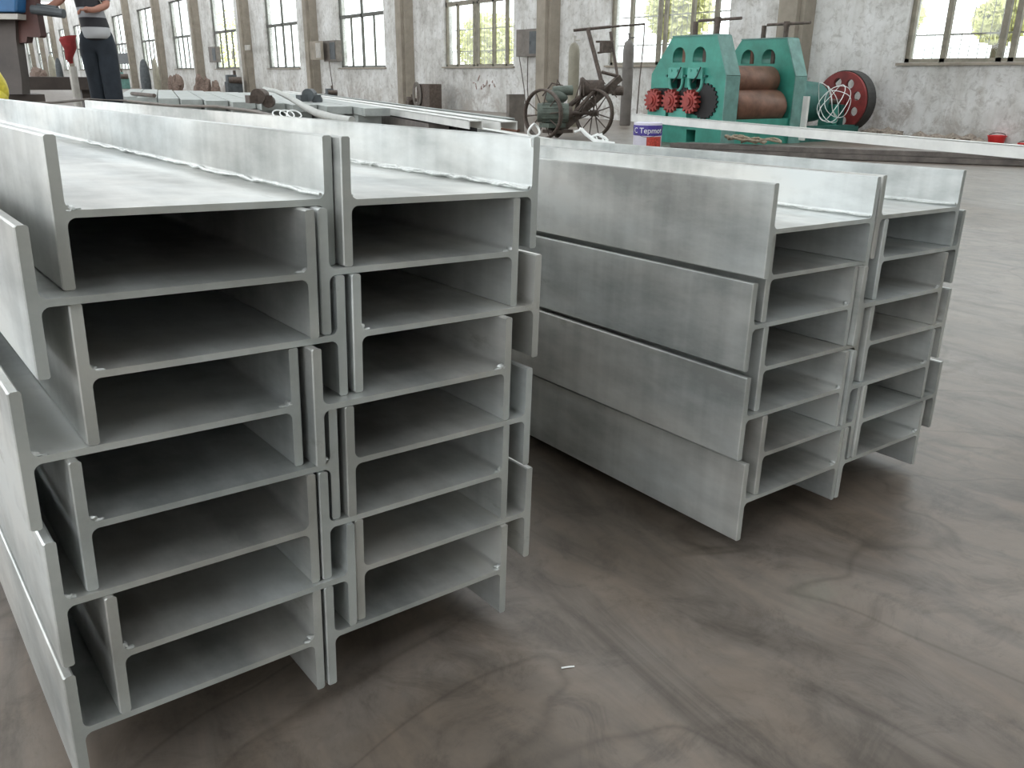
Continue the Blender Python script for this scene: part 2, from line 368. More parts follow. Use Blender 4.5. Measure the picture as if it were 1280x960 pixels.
tree_at(1120, 20, 19.0, .55, 2, 'yellow-green tree outside the left part of the rightmost window')
tree_at(1252, 25, 19.0, .5, 5, 'yellow-green tree outside the right part of the rightmost window')
tree_at(612, 55, 19.5, 1.3, 3, 'yellow-green tree outside the window left of the cart')
tree_at(290, 60, 21.0, 3.0, 4, 'yellow-green tree outside the distant window right of the small boxes')

# ------------------------------------------------------------------ H-beams
BH, WWID, TF, TW, RF = .2067, .39824, .0150, .0105, .012
def h_profile():
    hb = BH / 2; xo = WWID / 2 + TF / 2; xi = WWID / 2 - TF / 2; tw = TW / 2
    q = []      # right-top quadrant going from (0+,tw) to (xi,hb),(xo,hb)
    for k in range(5):
        a = -PI / 2 + k * (PI / 2) / 4
        q.append((xi - RF + RF * math.cos(a), tw + RF + RF * math.sin(a)))
    c = .0025
    q += [(xi, hb - c), (xi + c, hb), (xo - c, hb), (xo, hb - c)]
    rt = q; rb = [(x, -y) for x, y in q[::-1]]; lb = [(-x, -y) for x, y in q]; lt = [(-x, y) for x, y in q[::-1]]
    return rt + rb + lb + lt
def beam_mesh(length, seed):
    rr = random.Random(seed); pr = h_profile(); bm = bmesh.new(); ys = [0, .0018] + [length * k / 12 for k in range(1, 12)] + [length]
    rings = []
    for j, y in enumerate(ys):
        ins = .0018 if j == 0 else 0
        rings.append([bm.verts.new((x - math.copysign(min(ins, abs(x)), x) * (1 if abs(abs(x) - WWID / 2) < TF else 0), y, z)) for x, z in pr])
    n = len(pr)
    for A, B in zip(rings, rings[1:]):
        for k in range(n): bm.faces.new((A[k], A[(k + 1) % n], B[(k + 1) % n], B[k]))
    tri = tessellate_polygon([[Vector((x, z, 0)) for x, z in pr]])
    for rg in (rings[0], rings[-1]):
        for t in tri:
            try: f = bm.faces.new([rg[q] for q in t]); f.material_index = 1
            except ValueError: pass
    bmesh.ops.recalc_face_normals(bm, faces=bm.faces[:])
    me = bpy.data.meshes.new('h_beam'); bm.to_mesh(me); bm.free()
    me.materials.append(M['galv']); me.materials.append(M['galv_end'])
    for p in me.polygons: p.use_smooth = True
    me.set_sharp_from_angle(angle=math.radians(30))
    return me
def rot3(y, r, t): return Matrix.Rotation(y, 4, 'Z') @ Matrix.Rotation(r, 4, 'Y') @ Matrix.Rotation(t, 4, 'X')
STK = {'L': ((.45, 1.25, .00938), rot3(.06513, .03681, -.00526), 8, 3.45), 'P': ((1.75, 1.1, -.00938), rot3(.03362, .02442, -.012), 7, 3.9)}
BEAMS = {'L1': (0.314, 1.292), 'L2': (0.261, 1.253), 'L3': (0.312, 1.258), 'L4': (0.224, 1.257), 'L5': (0.281, 1.240), 'L6': (0.234, 1.234), 'L7': (0.300, 1.226), 'L8': (0.231, 1.227),
 'R1': (0.729, 1.268), 'R2': (0.684, 1.265), 'R3': (0.737, 1.258), 'R4': (0.649, 1.233), 'R5': (0.704, 1.232), 'R6': (0.652, 1.234), 'R7': (0.717, 1.234), 'R8': (0.650, 1.226),
 'P1': (1.684, 1.179), 'P2': (1.726, 1.202), 'P3': (1.675, 1.197), 'P4': (1.735, 1.198), 'P5': (1.675, 1.186), 'P6': (1.753, 1.183), 'P7': (1.697, 1.179),
 'Q1': (2.141, 1.200), 'Q2': (2.177, 1.198), 'Q3': (2.092, 1.183), 'Q4': (2.157, 1.186), 'Q5': (2.092, 1.179), 'Q6': (2.170, 1.178), 'Q7': (2.115, 1.180)}
ORD = ['topmost', 'second from the top', 'third from the top', 'fourth from the top', 'fifth from the top', 'sixth from the top', 'seventh from the top', 'eighth from the top']
COLN = {'L': 'left column of the near left stack', 'R': 'right column of the near left stack', 'P': 'left column of the right-hand stack', 'Q': 'right column of the right-hand stack'}
def bead(parent, side, seed, amp=.004, y0=.0, y1=1.6, top=True):
    """lumpy run of zinc along the inner corner of a beam"""
    rr = random.Random(seed); x = side * (WWID / 2 - TF / 2 - .004); z = TW / 2 + .004
    pts = []; tp = []; n = 46
    for k in range(n):
        y = y0 + (y1 - y0) * k / (n - 1)
        pts.append((x - side * rr.uniform(0, amp), y + .003, z + rr.uniform(-.001, amp))); tp.append(rr.uniform(.5, 1.25))
    m = MB(); m.tube(pts, .0034, 6, taper=tp); o = m.build('weld_bead', M['weld'], None, smooth=True); o.parent = parent; o['label'] = 'bright lumpy bead in the inner corner'
def corner_blob(parent, side, seed, up=1):
    rr = random.Random(seed); m = MB(); x = side * (WWID / 2 - TF / 2 - .006)
    m.blob((x + side * .001, .007, up * (TW / 2 + .003)), (.0065, .0065, .0055), seed, 2, .4); m.blob((x - side * .006, .006, up * (TW / 2 + .000)), (.008, .005, .003), seed + 1, 2, .4)
    o = m.build('zinc_drip', M['weld'], None, smooth=True); o.parent = parent; o['label'] = 'bright zinc drip at the cut end'
for k, nm in enumerate(BEAMS):
    st = 'L' if nm[0] in 'LR' else 'P'; pv, R, nl, ln = STK[st]; i = int(nm[1]); x, y = BEAMS[nm]
    z = (nl - i) * .1093 + BH / 2
    me = beam_mesh(ln + R_.uniform(-.05, .08), k)
    o = bpy.data.objects.new('h_beam', me); COL.objects.link(o)
    loc = Vector(pv) + R.to_3x3() @ (Vector((x, y, z)) - Vector((pv[0], pv[1], 0)))
    o.matrix_world = Matrix.Translation(loc) @ R
    pos = 'bottommost' if i == nl else ORD[i - 1]
    tag(o, 'grey galvanised steel H-beam, %s in the %s' % (pos, COLN[nm[0]]), 'steel beam', 'H-beams in the near left stack' if st == 'L' else 'H-beams in the right-hand stack')
    if nm in ('L1', 'R1', 'P1', 'Q1'): bead(o, 1, k)
    if nm == 'R1': bead(o, 1, k + 50, .006, .0, 1.0)
    if nm in ('L1', 'R1'): bead(o, -1, k + 90, .002, 0, .5)
    if nm in ('L2', 'R2', 'R4', 'L5', 'L8', 'R6', 'P3', 'P5', 'P7', 'Q3', 'Q5', 'Q7', 'L4', 'R8'): corner_blob(o, 1, k)
    if nm in ('L1', 'L4', 'L7', 'R3', 'L3', 'L5', 'L6'): corner_blob(o, -1, k + 20)
# loop of white wire hooked on a flange corner
p = at_d(668, 163, 2.02)
p = STK['L'][1]
def stack_point(st, x, y, z):
    pv, R, nl, ln = STK[st]; return Vector(pv) + R.to_3x3() @ (Vector((x, y, z)) - Vector((pv[0], pv[1], 0)))
c0 = stack_point('L', .729 + WWID / 2, 1.275, 7 * .1093 + BH + .012)
b = MB(); b.tube([c0 + Vector((.012 * math.cos(a) - .004, .004 * math.sin(a * 2), .011 * math.sin(a))) for a in [2 * PI * k / 22 for k in range(22)]], .0022, 6, True)
b.tube([c0 + Vector((-.002, 0, -.010)), c0 + Vector((-.012, -.001, -.016)), c0 + Vector((-.012, -.004, -.03))], .002, 6)
tag(b.build('wire_loop', M['white_plastic'], smooth=True), 'small white wire loop on the top right corner of the near left stack', 'wire loop')

# ------------------------------------------------------------------ green roll machine
MXA, MXB = 11.45, 13.25
def yat(px, py, x): return at_x(px, py, x).y
YF = yat(813, 120, MXA); YN = yat(906, 120, MXA); MW = YF - YN; YC = (YF + YN) / 2
mach = thing('roll_forming_machine', 'large green section rolling machine with red gears and brown rolls', 'machine', (MXA, YC, FZ))
Y = lambda a: YF - a * MW                      # a = 0 at the image-left edge, 1 at the right edge
Zb = lambda b_: FZ + b_
HT = at_x(870, 45, MXA).z - FZ
OUT = [(0, 0), (0, .62), (.0, 1.22 / 1.86), (.27, 1), (.85, 1), (1, 1.2 / 1.86), (1, 0)]
def plate_curve(name, outer, holes, x0, thick, mat, parent):
    """flat plate with openings, cut from a 2D curve; (a,b) in metres along the plate and up"""
    cu = bpy.data.curves.new(name, 'CURVE'); cu.dimensions = '2D'; cu.fill_mode = 'BOTH'; cu.extrude = thick / 2
    for pts in [outer] + holes:
        s = cu.splines.new('POLY'); s.points.add(len(pts) - 1); s.use_cyclic_u = True
        for q, pt in zip(s.points, pts): q.co = (pt[0], pt[1], 0, 1)
    t = bpy.data.objects.new('t', cu); COL.objects.link(t); bpy_vl.update()
    me = bpy.data.meshes.new_from_object(t.evaluated_get(bpy.context.evaluated_depsgraph_get())); bpy.data.objects.remove(t); bpy.data.curves.remove(cu)
    # curve x -> world -Y, curve y -> Z, curve z -> X
    me.transform(Matrix(((0, 0, 1, x0 + thick / 2), (-1, 0, 0, YF), (0, 1, 0, FZ), (0, 0, 0, 1)))); me.materials.clear(); me.materials.append(mat)
    me.name = name; o = bpy.data.objects.new(name, me); COL.objects.link(o); o.parent = parent; o.matrix_parent_inverse = pw(parent).inverted()
    return o
def arch(ac, b0, b1, w):
    r = w / 2; pts = [(ac - r, b0), (ac + r, b0)]
    for k in range(9): pts.append((ac + r * math.cos(PI * k / 8), b1 - r + r * math.sin(PI * k / 8)))
    return pts
def roundbox(a0, a1, b0, b1, r=.05):
    pts = []
    for cx, cy, s in ((a1 - r, b1 - r, 0), (a0 + r, b1 - r, 1), (a0 + r, b0 + r, 2), (a1 - r, b0 + r, 3)):
        for k in range(5): t = (s + k / 4) * PI / 2; pts.append((cx + r * math.cos(t), cy + r * math.sin(t)))
    return pts
def gear_mesh(b, c, r, teeth, th, tooth=.035):
    pts = []
    for k in range(teeth):
        for q, rr in ((-.32, r - tooth), (-.18, r), (.18, r), (.32, r - tooth)):
            a = 2 * PI * (k + q) / teeth; pts.append((c[0], c[1] + rr * math.cos(a), c[2] + rr * math.sin(a)))
    b.prism(pts, (th, 0, 0)); return b
def housing(x0, th, front):
    outer = [(a * MW, q * HT) for a, q in OUT]
    u = MW
    holes = [arch(.37 * u, .765 * HT, .905 * HT, .17 * u), arch(.64 * u, .765 * HT, .905 * HT, .17 * u)]
    if front: holes += [roundbox(.10 * u, .80 * u, .31 * HT, .50 * HT, .06), [(.27 * u, .5 * HT + .012), (.47 * u, .5 * HT + .012), (.47 * u, .63 * HT), (.27 * u, .63 * HT)], [(.53 * u, .5 * HT + .012), (.73 * u, .5 * HT + .012), (.73 * u, .63 * HT), (.53 * u, .63 * HT)],
                        [(.545 * u, .02 * HT), (.665 * u, .02 * HT), (.665 * u, .14 * HT), (.545 * u, .14 * HT)]]
    h = plate_curve('housing', outer, holes, x0, th, M['green'], mach)
    # rim plate round the edge of the housing: paler grey-green edge
    b = MB()
    for (a0, q0), (a1, q1) in zip(OUT[3:], OUT[4:]):
        p0 = Vector((x0 + th / 2, Y(a0), FZ + q0 * HT)); p1 = Vector((x0 + th / 2, Y(a1), FZ + q1 * HT)); d = p1 - p0
        nrm = Vector((0, d.z, -d.y)).normalized(); nrm = -nrm if (p0 - Vector((x0, YC, FZ + .9))).dot(nrm) < 0 else nrm
        s0 = p0 + Vector((-th / 2 - .02, 0, 0)); s1 = p1 + Vector((-th / 2 - .02, 0, 0))
        b.prism([s0, s1, s1 + nrm * .02, s0 + nrm * .02], (th + .04, 0, 0))
    b.build('edge_band', M['edge_green'], h)
    # black backing, shade put into the openings as colour
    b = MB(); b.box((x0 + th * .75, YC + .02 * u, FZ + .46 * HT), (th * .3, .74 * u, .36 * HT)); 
    b.box((x0 + th * .9, YC + .02 * u, FZ + .07 * HT), (th * .1, .3 * u, .13 * HT)); b.build('shade_backing', M['black'], h)
    for a in (.37, .64):          # screw jack seen through each arch
        b = MB(); yc = Y(a)
        b.lathe((x0 + th * .5, yc, FZ + .70 * HT), [(.05, 0), (.10, .02), (.10, .10), (.05, .11), (.05, .34), (.075, .35), (.075, .40), (.03, .42)], n=14)
        b.build('screw_jack', M['iron'] if a > .5 else M['rust'], h)
    for a, hh in ((.48, .24), (.76, .24)):
        b = MB(); b.cyl((x0 + th / 2, Y(a), FZ + HT - .02), (x0 + th / 2, Y(a), FZ + HT + hh), .045, n=14); b.build('screw_post', M['iron'], h)
    b = MB(); b.cyl((x0 + th / 2, Y(.52), FZ + HT + .25), (x0 + th / 2, Y(1.04), FZ + HT + .25), .025, n=10); b.cyl((x0 + th / 2, Y(.76), FZ + HT + .2), (x0 + th / 2, Y(.76), FZ + HT + .29), .055, n=12); b.build('turning_bar', M['iron'], h)
    if front:
        for a in (.37, .63):      # bearing blocks with yoke
            b = MB(); yc = Y(a)
            b.box((x0 - .02, yc, FZ + .665 * HT), (.10, .20 * u, .105 * HT), bev=.015)
            b.cyl((x0 - .09, yc + .05 * u, FZ + .69 * HT), (x0 - .06, yc + .05 * u, FZ + .69 * HT), .02, n=8); b.cyl((x0 - .09, yc - .03 * u, FZ + .69 * HT), (x0 - .06, yc - .03 * u, FZ + .69 * HT), .02, n=8)
            b.build('bearing_block', M['green_light'], h, bevel=.0)
            b = MB(); pts = [(x0 - .03, yc + .085 * u * math.cos(t), FZ + .575 * HT + .085 * u * math.sin(t)) for t in [PI + PI * k / 12 for k in range(13)]]
            pts = [(x0 - .03, yc - .085 * u, FZ + .615 * HT)] + pts + [(x0 - .03, yc + .085 * u, FZ + .615 * HT)]
            b.tube(pts, .028, 8); b.build('yoke', M['green_light'], h, smooth=True)
            b = MB(); b.tube([(x0 - .09, yc + .01 * u, FZ + .58 * HT), (x0 - .10, yc - .05 * u, FZ + .64 * HT), (x0 - .10, yc - .09 * u, FZ + .72 * HT)], .012, 6); b.build('lever', M['black'], h)
        for a in (.25, .50, .76):
            b = MB(); b.cyl((x0 - .07, Y(a), FZ + .74 * HT - .18), (x0 + .01, Y(a), FZ + .74 * HT - .18), .02, n=8); b.build('stud', M['green_dark'], h)
    return h
H1 = housing(MXA, .30, True)
# second housing nearly the same, further back
H2 = housing(MXB, .28, False)
zg = at_x(850, 120, MXA).z
for pxc, a in ((824, .115), (850, .365), (877, .625)):
    c = (MXA - .16, Y(a), FZ + .405 * HT)
    b = MB(); gear_mesh(b, c, .20, 14, .10, .05); b.cyl((c[0] - .05, c[1], c[2]), (c[0] + .3, c[1], c[2]), .07, n=16)
    b.cyl((c[0] - .02, c[1], c[2]), (c[0] + .02, c[1], c[2]), .11, n=20)
    b.build('red_gear', M['red'], mach)
for a, r in ((.24, .20), (.50, .22), (.76, .30)):
    c = (MXA - .03, Y(a), FZ + .41 * HT); b = MB(); gear_mesh(b, c, r, 22, .07, .03); b.build('dark_gear', M['black'], mach)
b = MB(); b.prism([(MXA - .10, Y(a / MW), FZ + q) for a, q in roundbox(.33 * MW, .58 * MW, .20 * HT, .335 * HT, .05)], (.10, 0, 0)); b.prism([(MXA - .08, Y(a / MW), FZ + q) for a, q in roundbox(.02 * MW, .28 * MW, .20 * HT, .335 * HT, .05)], (.08, 0, 0)); b.build('gear_cover', M['green_light'], mach)
# bed frame
b = MB()
for yy in (Y(.06), Y(.94)): b.box(((MXA + 15.3) / 2 + .1, yy, FZ + .14), (15.3 - MXA, .14, .28))
for xx in (MXB - .5, MXB + .6, 15.1): b.box((xx, YC, FZ + .08), (.3, MW * .9, .16))
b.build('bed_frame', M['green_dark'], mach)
b = MB(); b.box((MXA + 1.0, Y(.97), FZ + .22), (1.9, .05, .44)); b.build('side_panel', M['green'], mach)
# rolls
b = MB(); b.prism([(MXA - .012, Y(a / MW), FZ + q) for a, q in roundbox(.02 * MW, .86 * MW, .285 * HT, .525 * HT, .08)], (.02, 0, 0)); b.build('recess_shade', M['black'], mach)  # flat black sheet, painted shade of the hollow behind the gears
def roll(px, py, x0, x1, a, z, r, nm='forming_roll'):
    b = MB(); c = r * .16
    b.lathe((x0, Y(a), z), [(.08, 0), (.08, .12), (r - c, .13), (r, .13 + c * 1.5), (r, (x1 - x0) - .13 - c * 1.5), (r - c, (x1 - x0) - .13), (.08, (x1 - x0) - .12), (.08, x1 - x0)], axis=Vector((1, 0, 0)), n=36)
    return b.build(nm, M['rust'], mach, smooth=True)
xa, xb = MXA + .28, MXB + .04
for a in (.30, .74): roll(0, 0, xa, xb, a, FZ + .60 * HT, .25)
for a in (.10, .52, .84): roll(0, 0, xa, xb, a, FZ + .355 * HT, .29)
# gearbox, drive shaft, belt wheel
WC = at_x(1051, 127, 15.25)
b = MB(); b.cyl((MXB + .25, WC.y + .12, WC.z), (14.55, WC.y + .12, WC.z), .44, .36, n=28); b.cyl((14.5, WC.y + .12, WC.z), (14.75, WC.y + .12, WC.z), .20, n=20)
for k in range(10): a = 2 * PI * k / 10; b.cyl((14.53, WC.y + .12 + .30 * math.cos(a), WC.z + .30 * math.sin(a)), (14.59, WC.y + .12 + .30 * math.cos(a), WC.z + .30 * math.sin(a)), .025, n=8)
b.build('gearbox', M['green_dark'], mach, smooth=True)
b = MB(); b.cyl((14.5, WC.y, WC.z), (15.75, WC.y, WC.z), .05, n=14); b.build('drive_shaft', M['iron'], mach)
def wheel_disc(x, th, R0, nh, rh, rc):
    cu = bpy.data.curves.new('belt_wheel', 'CURVE'); cu.dimensions = '2D'; cu.fill_mode = 'BOTH'; cu.extrude = th / 2
    cs = [(0, 0, R0)] + [(rc * math.cos(2 * PI * k / nh + .3), rc * math.sin(2 * PI * k / nh + .3), rh) for k in range(nh)]
    for (cx, cy, r) in cs:
        s = cu.splines.new('POLY'); n = 40 if r == R0 else 16; s.points.add(n - 1); s.use_cyclic_u = True
        for k, q in enumerate(s.points): q.co = (cx + r * math.cos(2 * PI * k / n), cy + r * math.sin(2 * PI * k / n), 0, 1)
    t = bpy.data.objects.new('t', cu); COL.objects.link(t); bpy_vl.update()
    me = bpy.data.meshes.new_from_object(t.evaluated_get(bpy.context.evaluated_depsgraph_get())); bpy.data.objects.remove(t); bpy.data.curves.remove(cu)
    me.transform(Matrix(((0, 0, 1, x), (-1, 0, 0, WC.y), (0, 1, 0, WC.z), (0, 0, 0, 1)))); me.materials.clear(); me.materials.append(M['darkred']); me.name = 'belt_wheel'
    o = bpy.data.objects.new('belt_wheel', me); COL.objects.link(o); o.parent = mach; o.matrix_parent_inverse = pw(mach).inverted(); return o
RW = .56
wd = wheel_disc(15.25, .06, RW, 8, .085, .37)
b = MB(); b.cyl((15.19, WC.y, WC.z), (15.45, WC.y, WC.z), .12, n=20); b.build('hub', M['darkred'], wd)
b = MB(); b.lathe((15.28, WC.y, WC.z), [(RW - .03, 0), (RW + .02, 0), (RW + .02, .26), (RW - .03, .26)], axis=Vector((1, 0, 0)), n=40); b.bm.faces.ensure_lookup_table()
caps = [f for f in b.bm.faces if len(f.verts) > 4]; bmesh.ops.delete(b.bm, geom=caps, context='FACES_ONLY')
b.lathe((15.28, WC.y, WC.z), [(RW - .05, 0), (RW - .05, .26)], axis=Vector((1, 0, 0)), n=40); b.bm.faces.ensure_lookup_table(); caps = [f for f in b.bm.faces if len(f.verts) > 4]; bmesh.ops.delete(b.bm, geom=caps, context='FACES_ONLY')
b.build('drive_belt', M['rubber'], wd)
for s in (0, 1):
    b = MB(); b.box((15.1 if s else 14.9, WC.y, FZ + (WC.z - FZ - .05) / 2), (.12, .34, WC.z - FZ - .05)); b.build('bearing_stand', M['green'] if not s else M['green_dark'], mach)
pA = at_x(1005, 140, 13.2)
b = MB(); b.box((13.2, pA.y - .02, FZ + .45), (.06, .10, .75)); o = b.build('pale_post', M['white_steel'], mach); o['label'] = 'pale grey flat post'
b = MB(); rr = random.Random(3)
for k in range(5):
    cx = 14.45 + rr.uniform(-.25, .2); R0 = rr.uniform(.26, .42); pts = []
    for j in range(28):
        a = 2 * PI * j / 28; pts.append((cx + .25 * math.sin(a + k) + .03 * math.sin(3 * a), WC.y - .12 - R0 * .45 * math.cos(a) - .35, WC.z + R0 * math.sin(a) * .9 + .03 * math.sin(2 * a + k)))
    b.tube(pts, .007, 6, True)
tag(b.build('wire_coil', M['white_plastic'], smooth=True), 'tangled white wire coil hanging on the shaft of the green machine', 'wire coil')

# ------------------------------------------------------------------ long bars in front of the machine
def bar_between(p0, p1, w, h):
    p0 = Vector(p0); p1 = Vector(p1); d = p1 - p0; L = d.length; t = d.normalized(); s = t.cross(Vector((0, 0, 1))).normalized(); u = s.cross(t)
    m = MB(); m.box((0, 0, 0), (w, L, h)); 
    mt = Matrix((s, t, u)).transposed().to_4x4(); mt.translation = (p0 + p1) / 2
    bmesh.ops.transform(m.bm, matrix=mt, verts=m.bm.verts[:]); return m
def channel_between(p0, p1, w, h, t=.012):
    """U channel, open side down"""
    p0 = Vector(p0); p1 = Vector(p1); d = p1 - p0; L = d.length; e = d.normalized(); s = e.cross(Vector((0, 0, 1))).normalized(); u = s.cross(e)
    m = MB(); m.box((0, 0, h / 2 - t / 2), (w, L, t)); m.box((w / 2 - t / 2, 0, 0), (t, L, h)); m.box((-w / 2 + t / 2, 0, 0), (t, L, h))
    mt = Matrix((s, e, u)).transposed().to_4x4(); mt.translation = (p0 + p1) / 2
    bmesh.ops.transform(m.bm, matrix=mt, verts=m.bm.verts[:]); return m
zt = .42
A = at_z(793, 147, zt); B_ = at_z(1280, 190, zt); Bx = B_ + (B_ - A) * .25
b = channel_between(A, Bx, .12, .12); tag(b.build('steel_channel', M['white_steel']), 'long pale steel channel lying in front of the green machine', 'steel bar')
zz = .0
A2 = at_z(843, 187, zz + .01); B2 = at_z(1280, 203, zz + .01); dirb = (B2 - A2); nb = Vector((dirb.y, -dirb.x, 0)).normalized()
for k in range(7):
    row = k // 4; off = (k % 4) * .10 + row * .05; s0 = R_.uniform(-.25, .3)
    P0 = A2 - nb * off + dirb.normalized() * s0; P1 = B2 - nb * off + dirb * (.2 + R_.uniform(0, .05)); P0.z = P1.z = FZ + .045 + row * .075
    b = bar_between(P0, P1, .09, .07)
    tag(b.build('flat_bar', M['dark_steel']), 'dark mill steel bar lying in the bundle on the floor before the green machine', 'steel bar', 'dark bars in the floor bundle')
# support blocks under the pale channel
for f in (.06, .93):
    q = A.lerp(Bx, f); b = MB(); b.box((q.x, q.y, (FZ + zt - .06) / 2 + .0), (.16, .12, zt - .06 - FZ)); tag(b.build('timber_block', M['black']), 'dark block under the %s of the long pale channel' % ('left end' if f < .5 else 'right part'), 'block')
# rope coil
rc = at_z(948, 186, .12); rc = A2.lerp(B2, .235) - nb * .12; rc.z = FZ + .205
for q, nmq in ((0, 'a'),):
    b = MB(); rr = random.Random(9)
    for k in range(9):
        cx = rc + dirb.normalized() * rr.uniform(-.28, .28); r0 = rr.uniform(.08, .17); ph = rr.uniform(0, 6)
        b.tube([cx + Vector((r0 * math.cos(a), r0 * math.sin(a) * 1.0, .02 * math.sin(2 * a + ph) + rr.uniform(0, .01) + k * .007)) for a in [2 * PI * j / 20 for j in range(20)]], .017, 6, True)
    tag(b.build('rope_coil', M['rope'], smooth=True), 'tangled tan fibre rope lying on the dark floor bars', 'rope')
# paint can
cc = at_z(808, 187, FZ); dcan = 9.6; base = at_d(808, 186, 9.0); base.z = FZ
base = at_z(808, 192, FZ); sc = (base - CAM).dot(CF) / F_PX
rcan = 17.5 * sc; hcan = 37 * sc
can = thing('paint_can', 'white and purple paint can with a red picture under the pale channel', 'paint can', base)
b = MB(); b.lathe(base, [(rcan * .97, 0), (rcan, .01), (rcan, hcan - .01), (rcan * 1.02, hcan), (rcan * .9, hcan), (rcan * .9, hcan - .012)], n=36); b.build('can_body', M['label_white'], can, smooth=True)
def wrap(z0, z1, a0, a1, dr, mat, nm):
    m = MB(); n = 14; cols = []
    for k in range(n + 1):
        a = a0 + (a1 - a0) * k / n
        col = []
        for rr_, z in ((rcan + dr, z0), (rcan + dr, z1), (rcan + dr - .002, z1), (rcan + dr - .002, z0)):
            col.append(m.bm.verts.new(base + Vector((rr_ * math.cos(a), rr_ * math.sin(a), z))))
        cols.append(col)
    for A_, B__ in zip(cols, cols[1:]):
        for j in range(4): m.bm.faces.new((A_[j], A_[(j + 1) % 4], B__[(j + 1) % 4], B__[j]))
    m.bm.faces.new(cols[0]); m.bm.faces.new(cols[-1][::-1])
    return m.build(nm, mat, can)
va = math.atan2(CAM.y - base.y, CAM.x - base.x)
wrap(hcan * .60, hcan * .93, va - 1.9, va + 1.9, .003, M['purple'], 'label_band')
wrap(hcan * .03, hcan * .57, va - .05, va + 1.15, .003, M['label_red'], 'label_picture')
b = MB()
for k in range(2):
    s_ = va + PI / 2 * 0; pts = []
    for j in range(11):
        a = PI * j / 10; pts.append(base + Vector((math.cos(va + PI / 2) * rcan * math.cos(a) * 1.03 * 1, math.sin(va + PI / 2) * rcan * math.cos(a) * 1.03, hcan * .86 - math.sin(a) * hcan * .30)) + Vector((math.cos(va), math.sin(va), 0)) * rcan * math.sin(a) * 1.05)
    break
b.tube(pts, .003, 6); b.build('wire_handle', M['iron'], can)
def text_obj(txt, size, mat, name, parent, loc, rot):
    cu = bpy.data.curves.new(name, 'FONT'); cu.body = txt; cu.size = size; cu.extrude = .001; cu.align_x = 'CENTER'; cu.align_y = 'CENTER'
    t = bpy.data.objects.new('t', cu); COL.objects.link(t); bpy_vl.update()
    me = bpy.data.meshes.new_from_object(t.evaluated_get(bpy.context.evaluated_depsgraph_get())); bpy.data.objects.remove(t); bpy.data.curves.remove(cu)
    me.materials.clear(); me.materials.append(mat); me.name = name
    return me
me = text_obj('C Tepmot', hcan * .25, M['white_plastic'], 'label_lettering', can, None, None)
for v in me.vertices:             # bend the lettering round the can
    a = va - .0 + v.co.x / rcan; rr_ = rcan + .005 + v.co.z
    v.co = base + Vector((rr_ * math.cos(a), rr_ * math.sin(a), hcan * .76 + v.co.y))
o = bpy.data.objects.new('label_lettering', me); COL.objects.link(o); o.parent = can; o.matrix_parent_inverse = pw(can).inverted()

# ------------------------------------------------------------------ old machine cart with spoked wheels
cart = thing('machine_cart', 'old brown iron machine on two spoked wheels with a tall T handle', 'machine cart', at_z(722, 173))
W2 = at_z(741, 172); W1 = W2 + Vector((-1.22, .02, 0)); WR = .455
def spoked(c, ns, label=None):
    c = Vector(c) + Vector((0, 0, WR)); ax = Vector((.97, .24, 0)).normalized(); e1 = Vector((0, 0, 1)); e2 = ax.cross(e1)
    b = MB(); pts = [c + (e1 * math.cos(a) + e2 * math.sin(a)) * (WR - .022) for a in [2 * PI * k / 36 for k in range(36)]]
    for dx in (-.025, 0, .025): b.tube([p_ + ax * dx for p_ in pts], .024, 6, True)
    rim = b.build('wheel', M['iron'], cart, smooth=True)
    for k in range(ns):
        a = 2 * PI * k / ns + .2; m = MB(); m.cyl(c + ax * (.04 if k % 2 else -.04), c + (e1 * math.cos(a) + e2 * math.sin(a)) * (WR - .02), .013, .010, n=7); m.build('spoke', M['iron'], rim)
    m = MB(); m.cyl(c - ax * .09, c + ax * .09, .06, n=14); m.cyl(c - ax * .12, c + ax * .12, .035, n=12); m.build('hub', M['iron'], rim)
    return c
c2 = spoked(W2, 12); c1 = spoked(W1, 10)
D0 = (c2 - CAM).dot(CF)
b = MB(); b.cyl(c1, c2, .028, n=12); b.build('axle', M['iron'], cart)
pt = lambda x, y, dd=0: at_d(x, y, D0 + dd)
b = bar_between(pt(694, 169, -.2), pt(775, 97, .1), .10, .12)
for p0, p1, r in ((pt(700, 160, -.3), pt(752, 104, -.1), .035), (pt(720, 150, .1), pt(772, 102, .25), .03), (pt(712, 132, 0), pt(738, 112, 0), .05)): b.cyl(p0, p1, r, n=8)
b.build('frame', M['iron'], cart)
b = MB(); q = pt(691, 141, -.62); b.cyl(q + Vector((-.24, .16, 0)), q + Vector((.24, -.16, 0)), .17, n=24)
for k in range(12): a = 2 * PI * k / 12; ax_ = Vector((.83, -.55, 0)); e2_ = Vector((.55, .83, 0)); off = (Vector((0, 0, 1)) * math.cos(a) + e2_ * math.sin(a)) * .175; b.cyl(q + off - ax_ * .2, q + off + ax_ * .2, .012, n=6)
b.box(q + Vector((0, 0, -.22)), (.4, .3, .08)); mo = b.build('motor', M['motor'], cart)
m = MB(); ax_ = Vector((.83, -.55, 0)); m.cyl(q + ax_ * .28, q + ax_ * .36, .12, n=18); m.cyl(q + ax_ * .3, q + ax_ * .46, .03, n=8); m.build('motor_pulley', M['iron'], mo)
b = MB(); q = pt(694, 121, -.45); b.blob(q, (.24, .18, .14), 3, 3, .15); b.cyl(q + Vector((-.05, 0, .1)), q + Vector((.28, -.16, .12)), .09, n=14); b.build('gear_housing', M['motor'], cart, smooth=True)
b = MB(); q = pt(739, 110, 0); b.cyl(q + Vector((-.16, .1, 0)), q + Vector((.2, -.12, 0)), .15, n=22); b.cyl(q + Vector((-.18, .12, 0)), q + Vector((-.12, .08, 0)), .19, n=22); b.build('belt_drum', M['iron'], cart, smooth=True)
